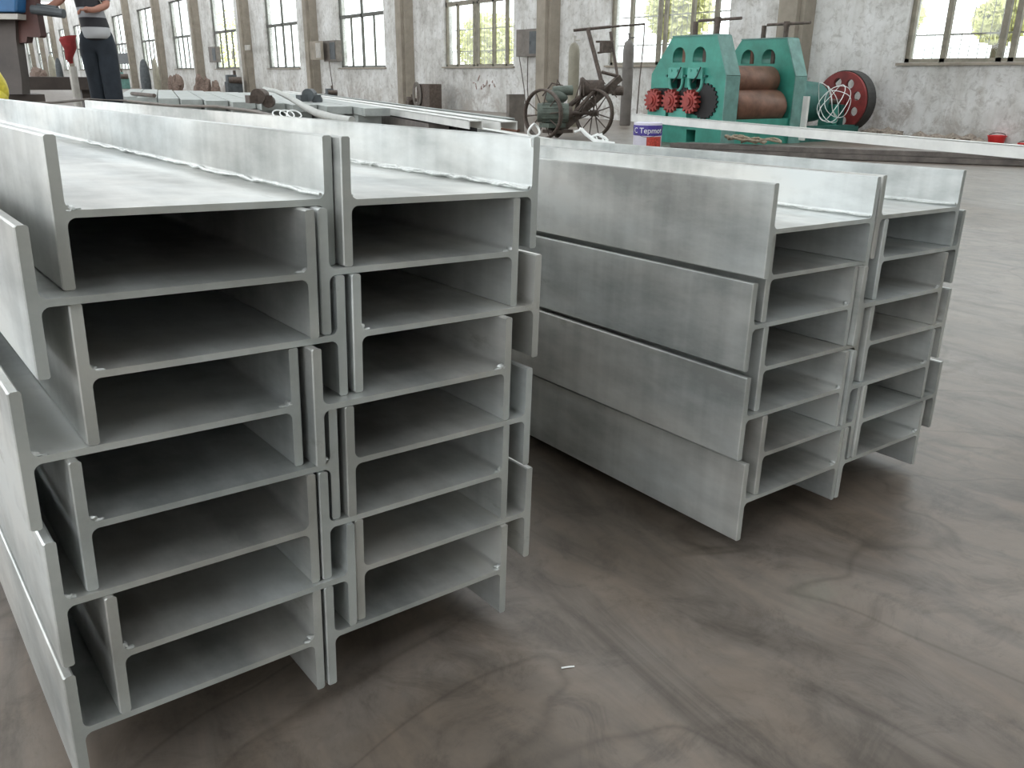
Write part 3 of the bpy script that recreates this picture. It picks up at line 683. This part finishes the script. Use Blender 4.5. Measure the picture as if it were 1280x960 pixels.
b = MB(); q = pt(765, 112, .1); b.box(q, (.26, .2, .16)); b.cyl(q + Vector((0, 0, -.02)), q + Vector((.18, -.12, -.02)), .09, n=14); b.build('gear_case', M['iron'], cart)
b = MB(); b.cyl(pt(735, 37), pt(752, 103), .042, n=10); b.cyl(pt(763, 40, .1), pt(772, 96, .1), .028, n=10); b.build('handle_post', M['iron'], cart)
b = MB(); b.cyl(pt(717, 38), pt(763, 33.5, .1), .028, n=10); b.cyl(pt(763, 33.5, .1), pt(806, 30, .2), .02, n=10); b.build('handle_bar', M['iron'], cart)
b = MB(); b.cyl(pt(745, 52), pt(767, 52, .1), .02, n=8); b.cyl(pt(747, 66), pt(768, 63, .1), .02, n=8); b.box(pt(757, 59), (.22, .10, .20)); b.build('cross_bracket', M['iron'], cart)
b = MB(); b.cyl(pt(752, 90), pt(775, 96, .1), .03, n=8); b.build('lower_crossbar', M['iron'], cart)
b = MB(); b.tube([pt(806, 30, .2), pt(804, 60, .2), pt(800, 95, .2), pt(796, 142, .2)], .012, 6); b.build('hanging_rod', M['iron'], cart)
rr = random.Random(5)
for k in range(7):
    b = MB(); x0, y0 = rr.uniform(700, 760), rr.uniform(100, 135); x1, y1 = x0 + rr.uniform(-18, 18), y0 + rr.uniform(-4, 22)
    b.tube([pt(x0, y0, -.2), pt((x0 + x1) / 2, min(y0, y1) - 8, -.25), pt(x1, y1, -.2)], .012, 6)
    b.build('cable', M['iron'], cart)
b = MB(); b.tube([pt(678, 120, -.1), pt(690, 104, -.1), pt(704, 107, -.1)], .014, 6); b.build('bent_rod', M['iron'], cart)
b = MB(); b.box(pt(697, 164, -.4), (.5, .3, .06)); b.box(pt(695, 159, -.4), (.3, .1, .22)); b.build('rear_bracket', M['iron'], cart)
# brown panel leaning behind
q = at_z(661, 166); b = MB(); b.box((q.x, q.y + .5, FZ + .38), (.40, .10, .76), Matrix.Rotation(0, 3, 'Z')); tag(b.build('upright_sheet', M['box']), 'dark grey-brown rectangular panel standing behind the machine cart', 'panel')
# white clamp
zc = FZ + .28
b = MB(); P_ = lambda x, y: at_d(x, y, 8.6)
b.tube([P_(718, 165), P_(724, 163), P_(726, 160)], .012, 6); b.tube([P_(726, 161), P_(733, 168), P_(744, 176), P_(757, 178), P_(768, 180)], .02, 8)
b.tube([P_(738, 172), P_(747, 168), P_(756, 172), P_(760, 176)], .016, 6); b.tube([P_(745, 170), P_(752, 167), P_(754, 175), P_(747, 176)], .012, 6, True)
tag(b.build('wire_clamp', M['white_plastic'], smooth=True), 'white bent wire tangle lying before the spoked wheels', 'wire')

# ------------------------------------------------------------------ gas bottles
def bottle(px, ptop, pbot, dpx, mat, label, x=None):
    p0 = at_z(px, pbot); D = (p0 - CAM).dot(CF); h = (pbot - ptop) / F_PX * D / .94; r = dpx / 2 / F_PX * D
    t = thing('gas_bottle', label, 'gas bottle', p0, 'gas bottles by the wall')
    b = MB(); b.lathe(p0, [(r * .9, 0), (r, .03), (r, h * .82), (r * .96, h * .86), (r * .82, h * .895), (r * .55, h * .92), (r * .3, h * .93)], n=28); b.build('bottle_body', mat, t, smooth=True)
    b = MB(); b.lathe(p0 + Vector((0, 0, h * .925)), [(r * .3, 0), (r * .3, .03), (r * .16, .035), (r * .16, h * .06), (r * .3, h * .062), (r * .3, h * .08)], n=12); b.cyl(p0 + Vector((0, 0, h * .955)), p0 + Vector((r * .8, -r * .5, h * .96)), .018, n=8); b.build('valve', M['boxlight'] if 'olive' in label else mat, t)
    return p0, h, r
p0, h, r = bottle(715, 60, 158, 13.5, M['cyl_green'], 'olive green gas bottle with a pale valve standing behind the cart')
bottle(781, 57, 157, 13.5, M['cyl_grey'], 'dark grey gas bottle standing by the window behind the cart handle')

# ------------------------------------------------------------------ pile of long steel behind the left stack
ZP = .62
PA = at_z(597, 151, ZP); PB = at_z(340, 113, ZP); pd = (PB - PA).normalized(); pn = Vector((pd.y, -pd.x, 0)).normalized()
def pile_bar(off, s, L, z, w, h, mat, label, group=None, name='steel_channel'):
    p0 = PA + pn * off + pd * s; p1 = p0 + pd * L; p0.z = p1.z = z
    b = channel_between(p0, p1, w, h) if name == 'steel_channel' else bar_between(p0, p1, w, h)
    return tag(b.build(name, mat), label, 'steel bar', group)
L_ = (PB - PA).length
pile_bar(-.02, 0, L_, ZP - .04, .16, .09, M['white_steel'], 'pale steel channel on top of the long pile, nearest of the pale ones')
pile_bar(.26, -.25, L_ * .95, ZP - .04, .20, .09, M['white_steel'], 'pale steel channel on top of the long pile, behind the nearest pale one')
pile_bar(.50, .3, L_ * .8, ZP - .02, .10, .06, M['grey_steel'], 'grey steel channel at the far edge of the long pile')
pile_bar(.90, -1.4, L_ * .5, ZP - .26, .20, .09, M['white_steel'], 'lower pale steel channel reaching towards the machine cart')
for k, (off, z, mat, s0) in enumerate([(-.02, .03, 'dark_steel', .5), (.28, .03, 'dark_steel', .9), (.58, .03, 'grey_steel', .3), (.04, .175, 'dark_steel', .8), (.36, .175, 'dark_steel', 1.0), (.66, .175, 'grey_steel', .6), (.02, .32, 'black', 1.1), (.32, .32, 'dark_steel', .9), (.02, .455, 'dark_steel', 1.5), (.32, .455, 'black', 1.3)]):
    pile_bar(off, s0, L_ * .9, z, .26, .12, M[mat], 'dark steel bar in the lower layers of the long pile', 'dark bars under the pale channels', 'steel_bar')
# brown stuff on the floor near the end of the pile
for k, (x0, y0, x1, y1, mt) in enumerate([(536, 155, 648, 163, 'rust'), (470, 152, 560, 150, 'boxlight'), (452, 129 + 10, 474, 149, 'heap')]):
    a = at_z(x0, y0, .10 + .02 * k); c = at_z(x1, y1, .10 + .02 * k); b = bar_between(a, c, .08, .05)
    tag(b.build('loose_bar', M[mt]), ['rusty bar lying on the floor before the machine cart', 'pale grey bar lying beside the end of the long pile', 'brown short bar lying under the pale channels'][k], 'steel bar')
# flat row of grey channels left of the pale ones
for k in range(10):
    off = -.42 - .37 * k; s0 = 2.9 + .75 * k
    pile_bar(off, s0, 9.0 + .2 * (k % 3), .60, .35, .10, M['grey_steel'], 'pale grey steel bar in the flat row behind the left stack', 'flat row of grey bars', 'steel_bar')
    pile_bar(off, s0 + .5, 8.6, .25, .33, .58, M['grey_steel'], 'grey steel bar under the flat row of channels behind the left stack', 'bars under the flat row', 'steel_bar')
# hose sweeping over the pile
b = MB(); Z = .80
pts = [at_z(x, y, z) for x, y, z in ((330, 111, .84), (345, 114, .82), (362, 122, .80), (380, 133, .76), (395, 141, .74), (415, 147, .73), (440, 151, .72))]
b.tube(pts, .034, 10); tag(b.build('hose', M['hose'], smooth=True), 'thick pale grey hose sweeping down over the pile behind the left stack', 'hose')
b = MB(); q0 = at_z(360, 146, .80)
for k in range(3):
    cx = at_z(350 + 9 * k, 146, .87); b.tube([cx + Vector((.035 * math.cos(a), .03 * math.sin(a), .018 * math.sin(a) + .012)) for a in [2 * PI * j / 18 for j in range(18)]], .0035, 6, True)
tag(b.build('cable_loop', M['white_plastic'], smooth=True), 'thin white cable loops behind the far edge of the left stack', 'cable')
b = MB(); b.tube([at_z(x, y, .87) for x, y in ((-40, 130), (20, 130), (70, 128), (112, 124), (160, 126), (215, 132), (270, 133), (318, 139), (345, 146))], .010, 6)
tag(b.build('cable', M['box'], smooth=True), 'long thin grey cable behind the far end of the left stack', 'cable')
b = MB(); b.cyl(at_z(165, 117, .690), at_z(193, 119.5, .690), .035, n=12); tag(b.build('steel_tube', M['iron']), 'short grey-brown tube lying right of the standing person', 'tube')
for (x, y, w, h, lb, mt) in ((338, 128, .35, .22, 'small dark iron part on the pile left of the grey hose', 'iron'), (386, 126, .35, .2, 'round dark iron part on the pile right of the grey hose', 'darkmach')):
    q = at_z(x - (0 if x > 360 else 14), y + 1, .66); b = MB(); b.box(q + Vector((0, 0, h * .25 + .003)), (w, .2, h * .5)); b.cyl(q + Vector((-.05, -.1, .1)), q + Vector((.1, .12, .1)), h * .5, n=16); b.cyl(q + Vector((.1, -.1, .02)), q + Vector((.2, .1, .02)), h * .4, n=12)
    tag(b.build('iron_part', M[mt]), lb, 'machine part')

# ------------------------------------------------------------------ left: press, platform, person
DP = 9.6
pp = lambda x, y, dd=0: at_d(x, y, DP + dd)
feet = pp(137, 148); fz = feet.z
# low steel platform the person stands on
b = MB(); q = pp(60, 140); b.box((feet.x + .15, feet.y + .6, (fz + FZ) / 2), (1.5, 1.6, fz - FZ)); 
b.build('deck', M['iron'], thing('steel_platform', 'low brown steel platform under the standing person', 'platform', (feet.x + .15, feet.y + .6, FZ)))
pl = bpy.data.objects['steel_platform']
for sx in (-.55, .85):
    for sy in (-.15, 1.35): MB().box((feet.x + sx, feet.y + sy, (fz + FZ) / 2 - .02), (.1, .1, fz - FZ - .04)).build('leg', M['iron'], pl)
# press
pr = thing('press', 'tall brown hydraulic press with a blue cover at the left edge', 'press', (pp(-10, 130).x, pp(-10, 130).y, FZ))
def slab(pts, D, th, mat, nm, parent=pr, bev=0):
    P3 = [at_d(x, y, D) for x, y in pts]; d = Vector((CF.x, CF.y, 0)).normalized() * th
    return MB().prism(P3, d).build(nm, mat, parent, bevel=bev)
D1 = 8.6
slab([(-70, 0), (-70, 118), (28, 118), (27, 100), (20, 50), (18, 0), (18, -60), (-70, -60)], D1, .15, M['press'], 'column')
slab([(14, -60), (16, 45), (24, 54), (33, 53), (34, 46), (48, 47), (51, 45), (47, 22), (43, 0), (42, -60)], D1 + .05, .12, M['press_red'], 'ram')
slab([(-60, -40), (-60, 15), (20, 15), (21, -40)], D1 - .12, .3, M['blue'], 'motor_cover', bev=.02)
slab([(-60, 17), (-60, 24), (22, 24), (22, 17)], D1 - .10, .25, M['boxlight'], 'tray')
b = MB(); b.cyl(pp(40, 12, -.95), pp(80, 17, -.95), .045, n=12); b.cyl(pp(40, 8, -.9), pp(72, 12, -.9), .035, n=10); b.build('lever', M['darkmach'], pr)
# base reaching the floor
q = at_d(0, 118, D1); b = MB(); b.box((q.x - .1, q.y + .3, (q.z + FZ) / 2 + .0), (1.0, .7, q.z - FZ)); b.build('base', M['press'], pr)
# brown low box in the distance
b = MB(); a = at_d(25, 112, 12); c = at_d(110, 112, 12); m_ = (a + c) / 2; ht = 15 / F_PX * 12
L2 = (c - a).length; rz = math.atan2((c - a).y, (c - a).x)
bt = thing('brown_bench', 'long low brown steel bench behind the standing person', 'bench', (m_.x, m_.y, FZ))
MB().box((m_.x, m_.y, m_.z + ht / 2), (L2, .6, ht), None).build('bench_top', M['press'], bt)
for s in (-1, 1): MB().box((m_.x + s * L2 * .4, m_.y, (m_.z + FZ) / 2), (.12, .4, m_.z - FZ)).build('leg', M['press'], bt)
# yellow sack
q = at_d(2, 124, 6.2); b = MB(); b.blob((q.x - .02, q.y, q.z + .10), (.08, .09, .13), 4, 3, .15); b.blob((q.x - .05, q.y, q.z + .0), (.10, .1, .10), 6, 3, .12)
tag(b.build('yellow_sack', M['yellow'], smooth=True), 'bright yellow sack at the left edge beside the press', 'sack')
sup = MB(); sup.box((q.x - .1, q.y, (q.z - .08 + FZ) / 2), (.5, .4, q.z - .08 - FZ)); tag(sup.build('crate', M['press']), 'brown crate under the yellow sack', 'crate')
# red cloth funnel on a stand
q = at_d(90, 82, 11.0); t = thing('red_cloth', 'dark red cloth hanging in a point left of the standing person', 'cloth', q)
b = MB(); b.lathe(q, [(.02, 0), (.045, .06), (.075, .18), (.10, .30), (.10, .34), (.04, .33)], n=12)
for v in b.bm.verts: v.co += Vector((.02 * math.sin(v.co.z * 30), .02 * math.cos(v.co.z * 25), .03 * math.sin(7 * v.co.x)))
b.build('cloth_fold', M['redcloth'], t, smooth=True)
qq = at_d(90, 60, 11.3); b = MB(); b.cyl((q.x, q.y, FZ), (q.x, q.y, q.z - .01), .05, n=10); b.cyl((q.x, q.y, FZ), (q.x, q.y, FZ + .03), .2, n=16); tag(b.build('post_stand', M['boxlight']), 'pale stand under the hanging dark red cloth', 'stand')

# person (seen from the hem of the head downwards; facing the press)
def skin(name, verts, edges, radii, mat, parent, sub=2):
    me = bpy.data.meshes.new(name); me.from_pydata([tuple(v) for v in verts], edges, []); o = bpy.data.objects.new(name, me); COL.objects.link(o)
    md = o.modifiers.new('skin', 'SKIN'); md.use_smooth_shade = True
    for i, r in enumerate(radii):
        sv = me.skin_vertices[0].data[i]; sv.radius = r if isinstance(r, tuple) else (r, r); sv.use_root = (i == 0)
    s = o.modifiers.new('sub', 'SUBSURF'); s.levels = sub; s.render_levels = sub
    bpy_vl.update(); m2 = bpy.data.meshes.new_from_object(o.evaluated_get(bpy.context.evaluated_depsgraph_get())); m2.name = name
    bpy.data.objects.remove(o); bpy.data.meshes.remove(me); o = bpy.data.objects.new(name, m2); COL.objects.link(o)
    m2.materials.clear(); m2.materials.append(mat)
    for p_ in m2.polygons: p_.use_smooth = True
    if parent: o.parent = parent; o.matrix_parent_inverse = pw(parent).inverted()
    return o
fx = feet.x; fy = feet.y
rt = Vector((CR.x, CR.y, 0)).normalized(); fd = Vector((CF.x, CF.y, 0)).normalized()
rt = Matrix.Rotation(math.radians(26), 3, 'Z') @ rt; fd = Matrix.Rotation(math.radians(26), 3, 'Z') @ fd
Pn = lambda r, f, z: Vector((fx, fy, fz)) + rt * (r + .10 * min(1, z / .85)) + fd * f + Vector((0, 0, z))
person = thing('person', 'person in a black and white striped shirt and dark trousers reaching to the press', 'person', (fx, fy, fz))
ln_ = -.055     # lean of the upper body
body_v = [Pn(-.10, 0, .92), Pn(-.13, 0, 1.10), Pn(-.17, 0, 1.34), Pn(-.18, 0, 1.44), Pn(-.20, 0, 1.50), Pn(-.21, -.01, 1.60), Pn(-.215, -.01, 1.68)]
body_e = [(0, 1), (1, 2), (2, 3), (3, 4), (4, 5), (5, 6)]; body_r = [(.15, .11), (.14, .10), (.16, .11), (.11, .08), (.052, .052), (.085, .095), (.07, .08)]
def add_limb(base, pts, rs):
    k = len(body_v)
    body_v.extend(pts); body_r.extend(rs); body_e.append((base, k))
    for j in range(len(pts) - 1): body_e.append((k + j, k + j + 1))
    return len(body_v) - 1
add_limb(0, [Pn(-.19, .03, .82), Pn(-.13, .04, .48), Pn(-.08, .05, .10), Pn(-.09, -.06, .05)], [.085, .062, .042, .04])
add_limb(0, [Pn(-.02, -.03, .82), Pn(.02, -.04, .48), Pn(.07, -.05, .10), Pn(.06, -.17, .05)], [.085, .062, .042, .04])
hl = add_limb(3, [Pn(-.33, 0, 1.40), Pn(-.40, -.02, 1.22), Pn(-.55, -.10, 1.13), Pn(-.62, -.14, 1.12)], [.055, .043, .032, .034])
hr = add_limb(3, [Pn(0.0, -.02, 1.40), Pn(.04, -.10, 1.18), Pn(-.10, -.24, 1.12), Pn(-.17, -.27, 1.12)], [.055, .043, .032, .034])
bd = skin('body', body_v, body_e, body_r, M['skin'], person); bd['label'] = 'bare skin of hands and head'
def hand(c, dir_, upv):
    b = MB(); side = dir_.cross(upv).normalized(); b.blob(c, (.035, .035, .035), 1, 2, .05)
    for k, l_ in enumerate((.075, .085, .08, .06)):
        s = c + side * ((k - 1.5) * .019) + dir_ * .02; b.tube([s, s + dir_ * l_ * .5, s + dir_ * l_ * .8 - upv * l_ * .3, s + dir_ * l_ * .8 - upv * l_ * .6], .0085, 7)
    s = c - side * .03; b.tube([s, s - side * .025 + dir_ * .02, s - side * .03 + dir_ * .05 - upv * .01], .010, 7)
    return b
hand(body_v[hl], -rt, Vector((0, 0, 1))).build('hand', M['skin'], bd, smooth=True); hand(body_v[hr], -rt, Vector((0, 0, 1))).build('hand', M['skin'], bd, smooth=True)
skin('shirt', [Pn(-.09, 0, .80), Pn(-.10, 0, .92), Pn(-.13, 0, 1.12), Pn(-.17, 0, 1.33), Pn(-.18, 0, 1.43), Pn(-.195, 0, 1.475), Pn(-.33, 0, 1.40), Pn(-.39, -.02, 1.24), Pn(.0, -.02, 1.40), Pn(.04, -.10, 1.20)],
     [(0, 1), (1, 2), (2, 3), (3, 4), (4, 5), (4, 6), (6, 7), (4, 8), (8, 9)], [(.25, .17), (.235, .16), (.21, .145), (.185, .13), (.14, .10), .07, .078, .062, .078, .062], M['shirt'], person)
skin('trousers', [Pn(-.10, 0, 1.0), Pn(-.10, 0, .86), Pn(-.185, .03, .76), Pn(-.13, .04, .46), Pn(-.08, .05, .10), Pn(-.02, -.03, .76), Pn(.02, -.04, .46), Pn(.07, -.05, .10)],
     [(0, 1), (1, 2), (2, 3), (3, 4), (1, 5), (5, 6), (6, 7)], [(.165, .13), (.205, .15), .125, .10, .095, .125, .11, .10], M['trousers'], person)
for s in ((-.085, -.01, 0), (.065, -.12, 0)):
    b = MB(); c = Pn(*s); b.blob(c + Vector((0, 0, .045)), (.05, .13, .05), 2, 3, .05); b.build('shoe', M['shoe'], person, smooth=True)
hc = Pn(-.214, -.01, 1.645); b = MB(); b.blob(hc + Vector((0, 0, .045)) + fd * .01, (.090, .090, .085), 5, 3, .04); b.blob(hc + fd * .03, (.085, .08, .09), 6, 3, .04); b.build('hair', M['hair'], bd, smooth=True)
b = MB(); b.blob(hc - fd * .095 - Vector((0, 0, .01)), (.014, .018, .02), 1, 2, .0); b.build('nose', M['skin'], bd, smooth=True)
b = MB(); b.blob(hc - fd * .085 - Vector((0, 0, .055)), (.028, .01, .008), 1, 2, .0); b.build('mouth', M['redcloth'], bd, smooth=True)
for s in (-1, 1):
    MB().blob(hc - fd * .082 + rt * .03 * s + Vector((0, 0, .02)), (.011, .009, .008), 1, 2, 0).build('eye', M['black'], bd, smooth=True)
    MB().blob(hc + rt * .088 * s, (.012, .02, .03), 1, 2, .0).build('ear', M['skin'], bd, smooth=True)

# ------------------------------------------------------------------ wall boxes
XP = WX - .47
def wallbox(px0, py0, px1, py1, X, lab, grp=None, mat='box', dark=True, th=.22):
    a = at_x(px0, py1, X); c = at_x(px1, py0, X); th = (XP if X < XP else WX) - X - .02; y0, y1 = sorted((a.y, c.y)); z0, z1 = min(a.z, c.z), max(a.z, c.z)
    t = thing('electric_box', lab, 'electric box', (X, (y0 + y1) / 2, z0), grp)
    MB().box((X + th / 2, (y0 + y1) / 2, (z0 + z1) / 2), (th, y1 - y0, z1 - z0), bev=.01).build('cabinet', M[mat], t)
    d = MB(); d.box((X - .012, (y0 + y1) / 2 - (y1 - y0) * .25, (z0 + z1) / 2), (.02, (y1 - y0) * .4, (z1 - z0) * .8)); d.box((X - .02, (y0 + y1) / 2 - (y1 - y0) * .08, (z0 + z1) / 2), (.03, .03, .08)); d.build('cabinet_door', M['darkmach'] if dark else M['boxlight'], t)
    return t, y0, y1, z0, z1
XP = WX - .47
t, y0, y1, z0, z1 = wallbox(645, 35, 677, 71, WX - .3, 'brown electric box on the pillar behind the machine cart')
for k in range(2):
    b = MB(); yy = y0 + .3 + .45 * k; b.tube([(XP - .1, yy, z0), (XP - .1 + .1 * k, yy - .12 * k, (z0 + FZ) / 2), (XP - .05, yy - .3 * k, FZ + .3)], .014, 6); b.build('cable', M['iron'], t)
t, y0, y1, z0, z1 = wallbox(405, 50, 419, 77, WX - .3, 'brown-grey electric box on the right of the pillar with two boxes'); b = MB(); b.tube([(XP, y0 + .4, z0), (XP + .1, y0 + .35, FZ + .2)], .02, 6); b.build('cable', M['iron'], t)
wallbox(388, 51, 401, 75, XP - .12, 'brown-grey electric box on the left of the pillar with two boxes', mat='pillar', dark=False)
wallbox(262, 58, 269, 78, WX - .3, 'dark brown electric box on the distant wall above the brown heaps')
wallbox(149, 66, 160, 80, WX - .3, 'dark grey square box on the wall right of the standing person', mat='darkmach')
wallbox(306, 56, 312, 63, XP - .06, 'small pale box on the distant wall pillar', mat='boxlight', dark=False)

# ------------------------------------------------------------------ small things along the wall
def gz(px, py, off=1.0):            # point on the floor near the wall at that pixel column
    q = at_x(px, 100, WX - off); return Vector((q.x, q.y, FZ))
def scale_at(q): return (q - CAM).dot(CF) / F_PX
def machine(px0, px1, ytop, lab, mat, seed, cat='machine', name='small_machine', off=1.1):
    q = gz((px0 + px1) / 2, 0, off); s = scale_at(q); w = min((px1 - px0) * s, 3.2); zt_ = at_x((px0 + px1) / 2, ytop, WX - off).z; h = max(zt_ - FZ, .3)
    rr = random.Random(seed); t = thing(name, lab, cat, q)
    MB().box((q.x, q.y, FZ + h * .28), (w * .8, w * .6, h * .56), bev=.03).build('base', M[mat], t)
    b = MB(); b.box((q.x - w * .1, q.y, FZ + h * .68), (w * .5, w * .4, h * .3), bev=.02); b.build('head', M[mat], t)
    b = MB(); b.cyl((q.x - w * .3, q.y - w * .2, FZ + h * .62), (q.x + w * .35, q.y - w * .35, FZ + h * .62), h * .13, n=16); b.build('motor', M['iron'], t)
    b = MB(); b.cyl((q.x + w * .1, q.y, FZ + h * .7), (q.x + w * .1, q.y, FZ + h), h * .06, n=10); b.build('post', M['iron'], t)
machine(280, 303, 88, 'dark slate machine with a post on top, by the wall right of the brown heaps', 'darkmach', 1)
machine(506, 520, 118, 'tiny dark machine at the left foot of the pillar between plain windows', 'iron', 2)
machine(404, 421, 107, 'small dark box machine at the foot of the pillar with two boxes', 'darkmach', 3)
machine(140, 162, 86, 'green cabinet machine standing right of the person', 'edge_green', 4, off=2.0)
def heap(px0, px1, ytop, lab, mat, seed, name='scrap_heap', off=2.4):
    q = gz((px0 + px1) / 2, 0, off); s = scale_at(q); w = min((px1 - px0) * s / 2, 1.3); h = max(at_x((px0 + px1) / 2, ytop, WX - off).z - FZ, .25)
    rr = random.Random(seed); b = MB()
    for k in range(9): b.blob((q.x + rr.uniform(-.5, .5) * w, q.y + rr.uniform(-.7, .7) * w, FZ + h * rr.uniform(.1, .5)), (w * .4, w * .4, h * .45), seed + k, 2, .35)
    tag(b.build(name, M[mat]), lab, 'scrap heap')
heap(209, 229, 91, 'brown scrap heap by the wall, the leftmost heap right of the person', 'heap', 10)
heap(241, 263, 91, 'brown scrap heap at a pillar foot, between the leftmost heap and the dark slate machine', 'heap', 20)
heap(263, 275, 100, 'low brown heap beside the dark slate machine', 'heap', 25)
heap(36, 60, 84, 'distant brown heap seen between the press and the person', 'heap', 30)
for i, (px, py, w, mt, lb) in enumerate(((182, 74, 12, 'darkmach', 'tall grey wrapped post standing at a distance right of the person'), (196, 72, 8, 'cyl_green', 'tall olive post with pale foot standing at a distance'), (68, 68, 9, 'cyl_green', 'distant green post left of the hanging red cloth'), (76, 72, 8, 'darkmach', 'distant grey post left of the hanging red cloth'))):
    q = gz(px, 0, 1.5); s = scale_at(q); h = at_x(px, py, WX - 1.5).z - FZ; r = min(w * s / 2, .5)
    b = MB(); b.lathe(q, [(r, 0), (r * 1.05, h * .3), (r * .9, h * .7), (r * .6, h * .92), (r * .2, h)], n=14); tag(b.build('wrapped_post', M[mt], smooth=True), lb, 'post')
# dark box with cable coils by the pillar
q = gz(536, 0, .9); h = .85; w = .9; t = thing('cable_box', 'dark box with looped cables at the right foot of the pillar', 'box', q)
MB().box((q.x, q.y, FZ + h / 2), (.5, w, h), bev=.02).build('box_body', M['iron'], t)
b = MB()
for k in range(4): b.tube([(q.x - .3, q.y + .35 + (.30 - .03 * k) * math.cos(a), FZ + .48 + (.42 - .04 * k) * math.sin(a)) for a in [2 * PI * j / 20 for j in range(20)]], .018, 6, True)
b.build('cable_coil', M['box'], t)
# red buckets and rubble by the wall
def bucket(px, py, dia, lab):
    q = at_z(px, py); s = scale_at(q); r = dia / 2 * s; t = thing('red_bucket', lab, 'bucket', q)
    MB().lathe(q, [(r * .75, 0), (r, r * 1.15), (r * 1.06, r * 1.17), (r * 1.06, r * 1.25), (r * .95, r * 1.25), (r * .92, r * 1.1)], n=24).build('bucket_body', M['bucket'], t, smooth=True)
    pts = [q + Vector((CR.x * r * math.cos(a), CR.y * r * math.cos(a), r * 1.2 + r * .35 * math.sin(a))) for a in [PI * k / 10 for k in range(11)]]
    MB().tube(pts, .008, 6).build('wire_handle', M['iron'], t)
bucket(1244, 183, 21, 'bright red bucket by the wall foot near the right edge'); bucket(1278, 188, 14, 'smaller red bucket at the right edge of the view')
def rubble(px0, px1, name_lab, seed, hmax):
    rr = random.Random(seed); b = MB()
    for k in range(46):
        f = rr.random(); q = at_x(px0 + (px1 - px0) * f, 120, WX - .25 - rr.random() * .45); s = rr.uniform(.05, .16)
        b.blob((q.x, q.y, FZ + hmax * rr.uniform(0, .6)), (s * 1.2, s * 1.4, s * rr.uniform(.5, .9)), seed + k, 1, .3)
    tag(b.build('rubble', M['rubble']), name_lab, 'rubble', kind='stuff')
rubble(1088, 1130, 'brown-grey rubble along the wall foot right of the belt wheel', 5, .22); rubble(1152, 1235, 'grey-brown rubble along the wall foot left of the red bucket', 60, .16)
b = MB(); q = at_z(710, 835); b.tube([q + Vector((-.012, .006, .0015)), q + Vector((0, 0, .0025)), q + Vector((.012, -.005, .0015))], .0018, 6)
tag(b.build('metal_chip', M['white_plastic']), 'small white metal chip on the open floor between the two stacks', 'metal chip')
# faded scrawl under the third window
b = MB(); rr = random.Random(12)
for k in range(9):
    x0 = 592 + k * 3.3; yy = rr.choice((98, 104, 108)); pts = [at_x(x0 + rr.uniform(-1.5, 1.5), yy + rr.uniform(-4, 4), WX - .012) for _ in range(4)]
    b.tube(pts, .014, 5)
o = b.build('wall_scrawl', M['scrawl']); tag(o, 'faded rust-red scrawl on the wall below the window left of the cart', 'scrawl')

# ------------------------------------------------------------------ light
w = bpy.data.worlds.new('world'); scene.world = w; w.use_nodes = True; nt = w.node_tree; bg = nt.nodes['Background']
bg.inputs[0].default_value = (.93, .97, 1.0, 1); bg.inputs[1].default_value = 3.7
scene.view_settings.view_transform = 'Standard'; scene.view_settings.look = 'None'; scene.view_settings.gamma = 1; scene.view_settings.use_curve_mapping = False
scene.view_settings.exposure = 0.0
scene.cycles.use_denoising = True
scene.cycles.max_bounces = 8; scene.cycles.diffuse_bounces = 5
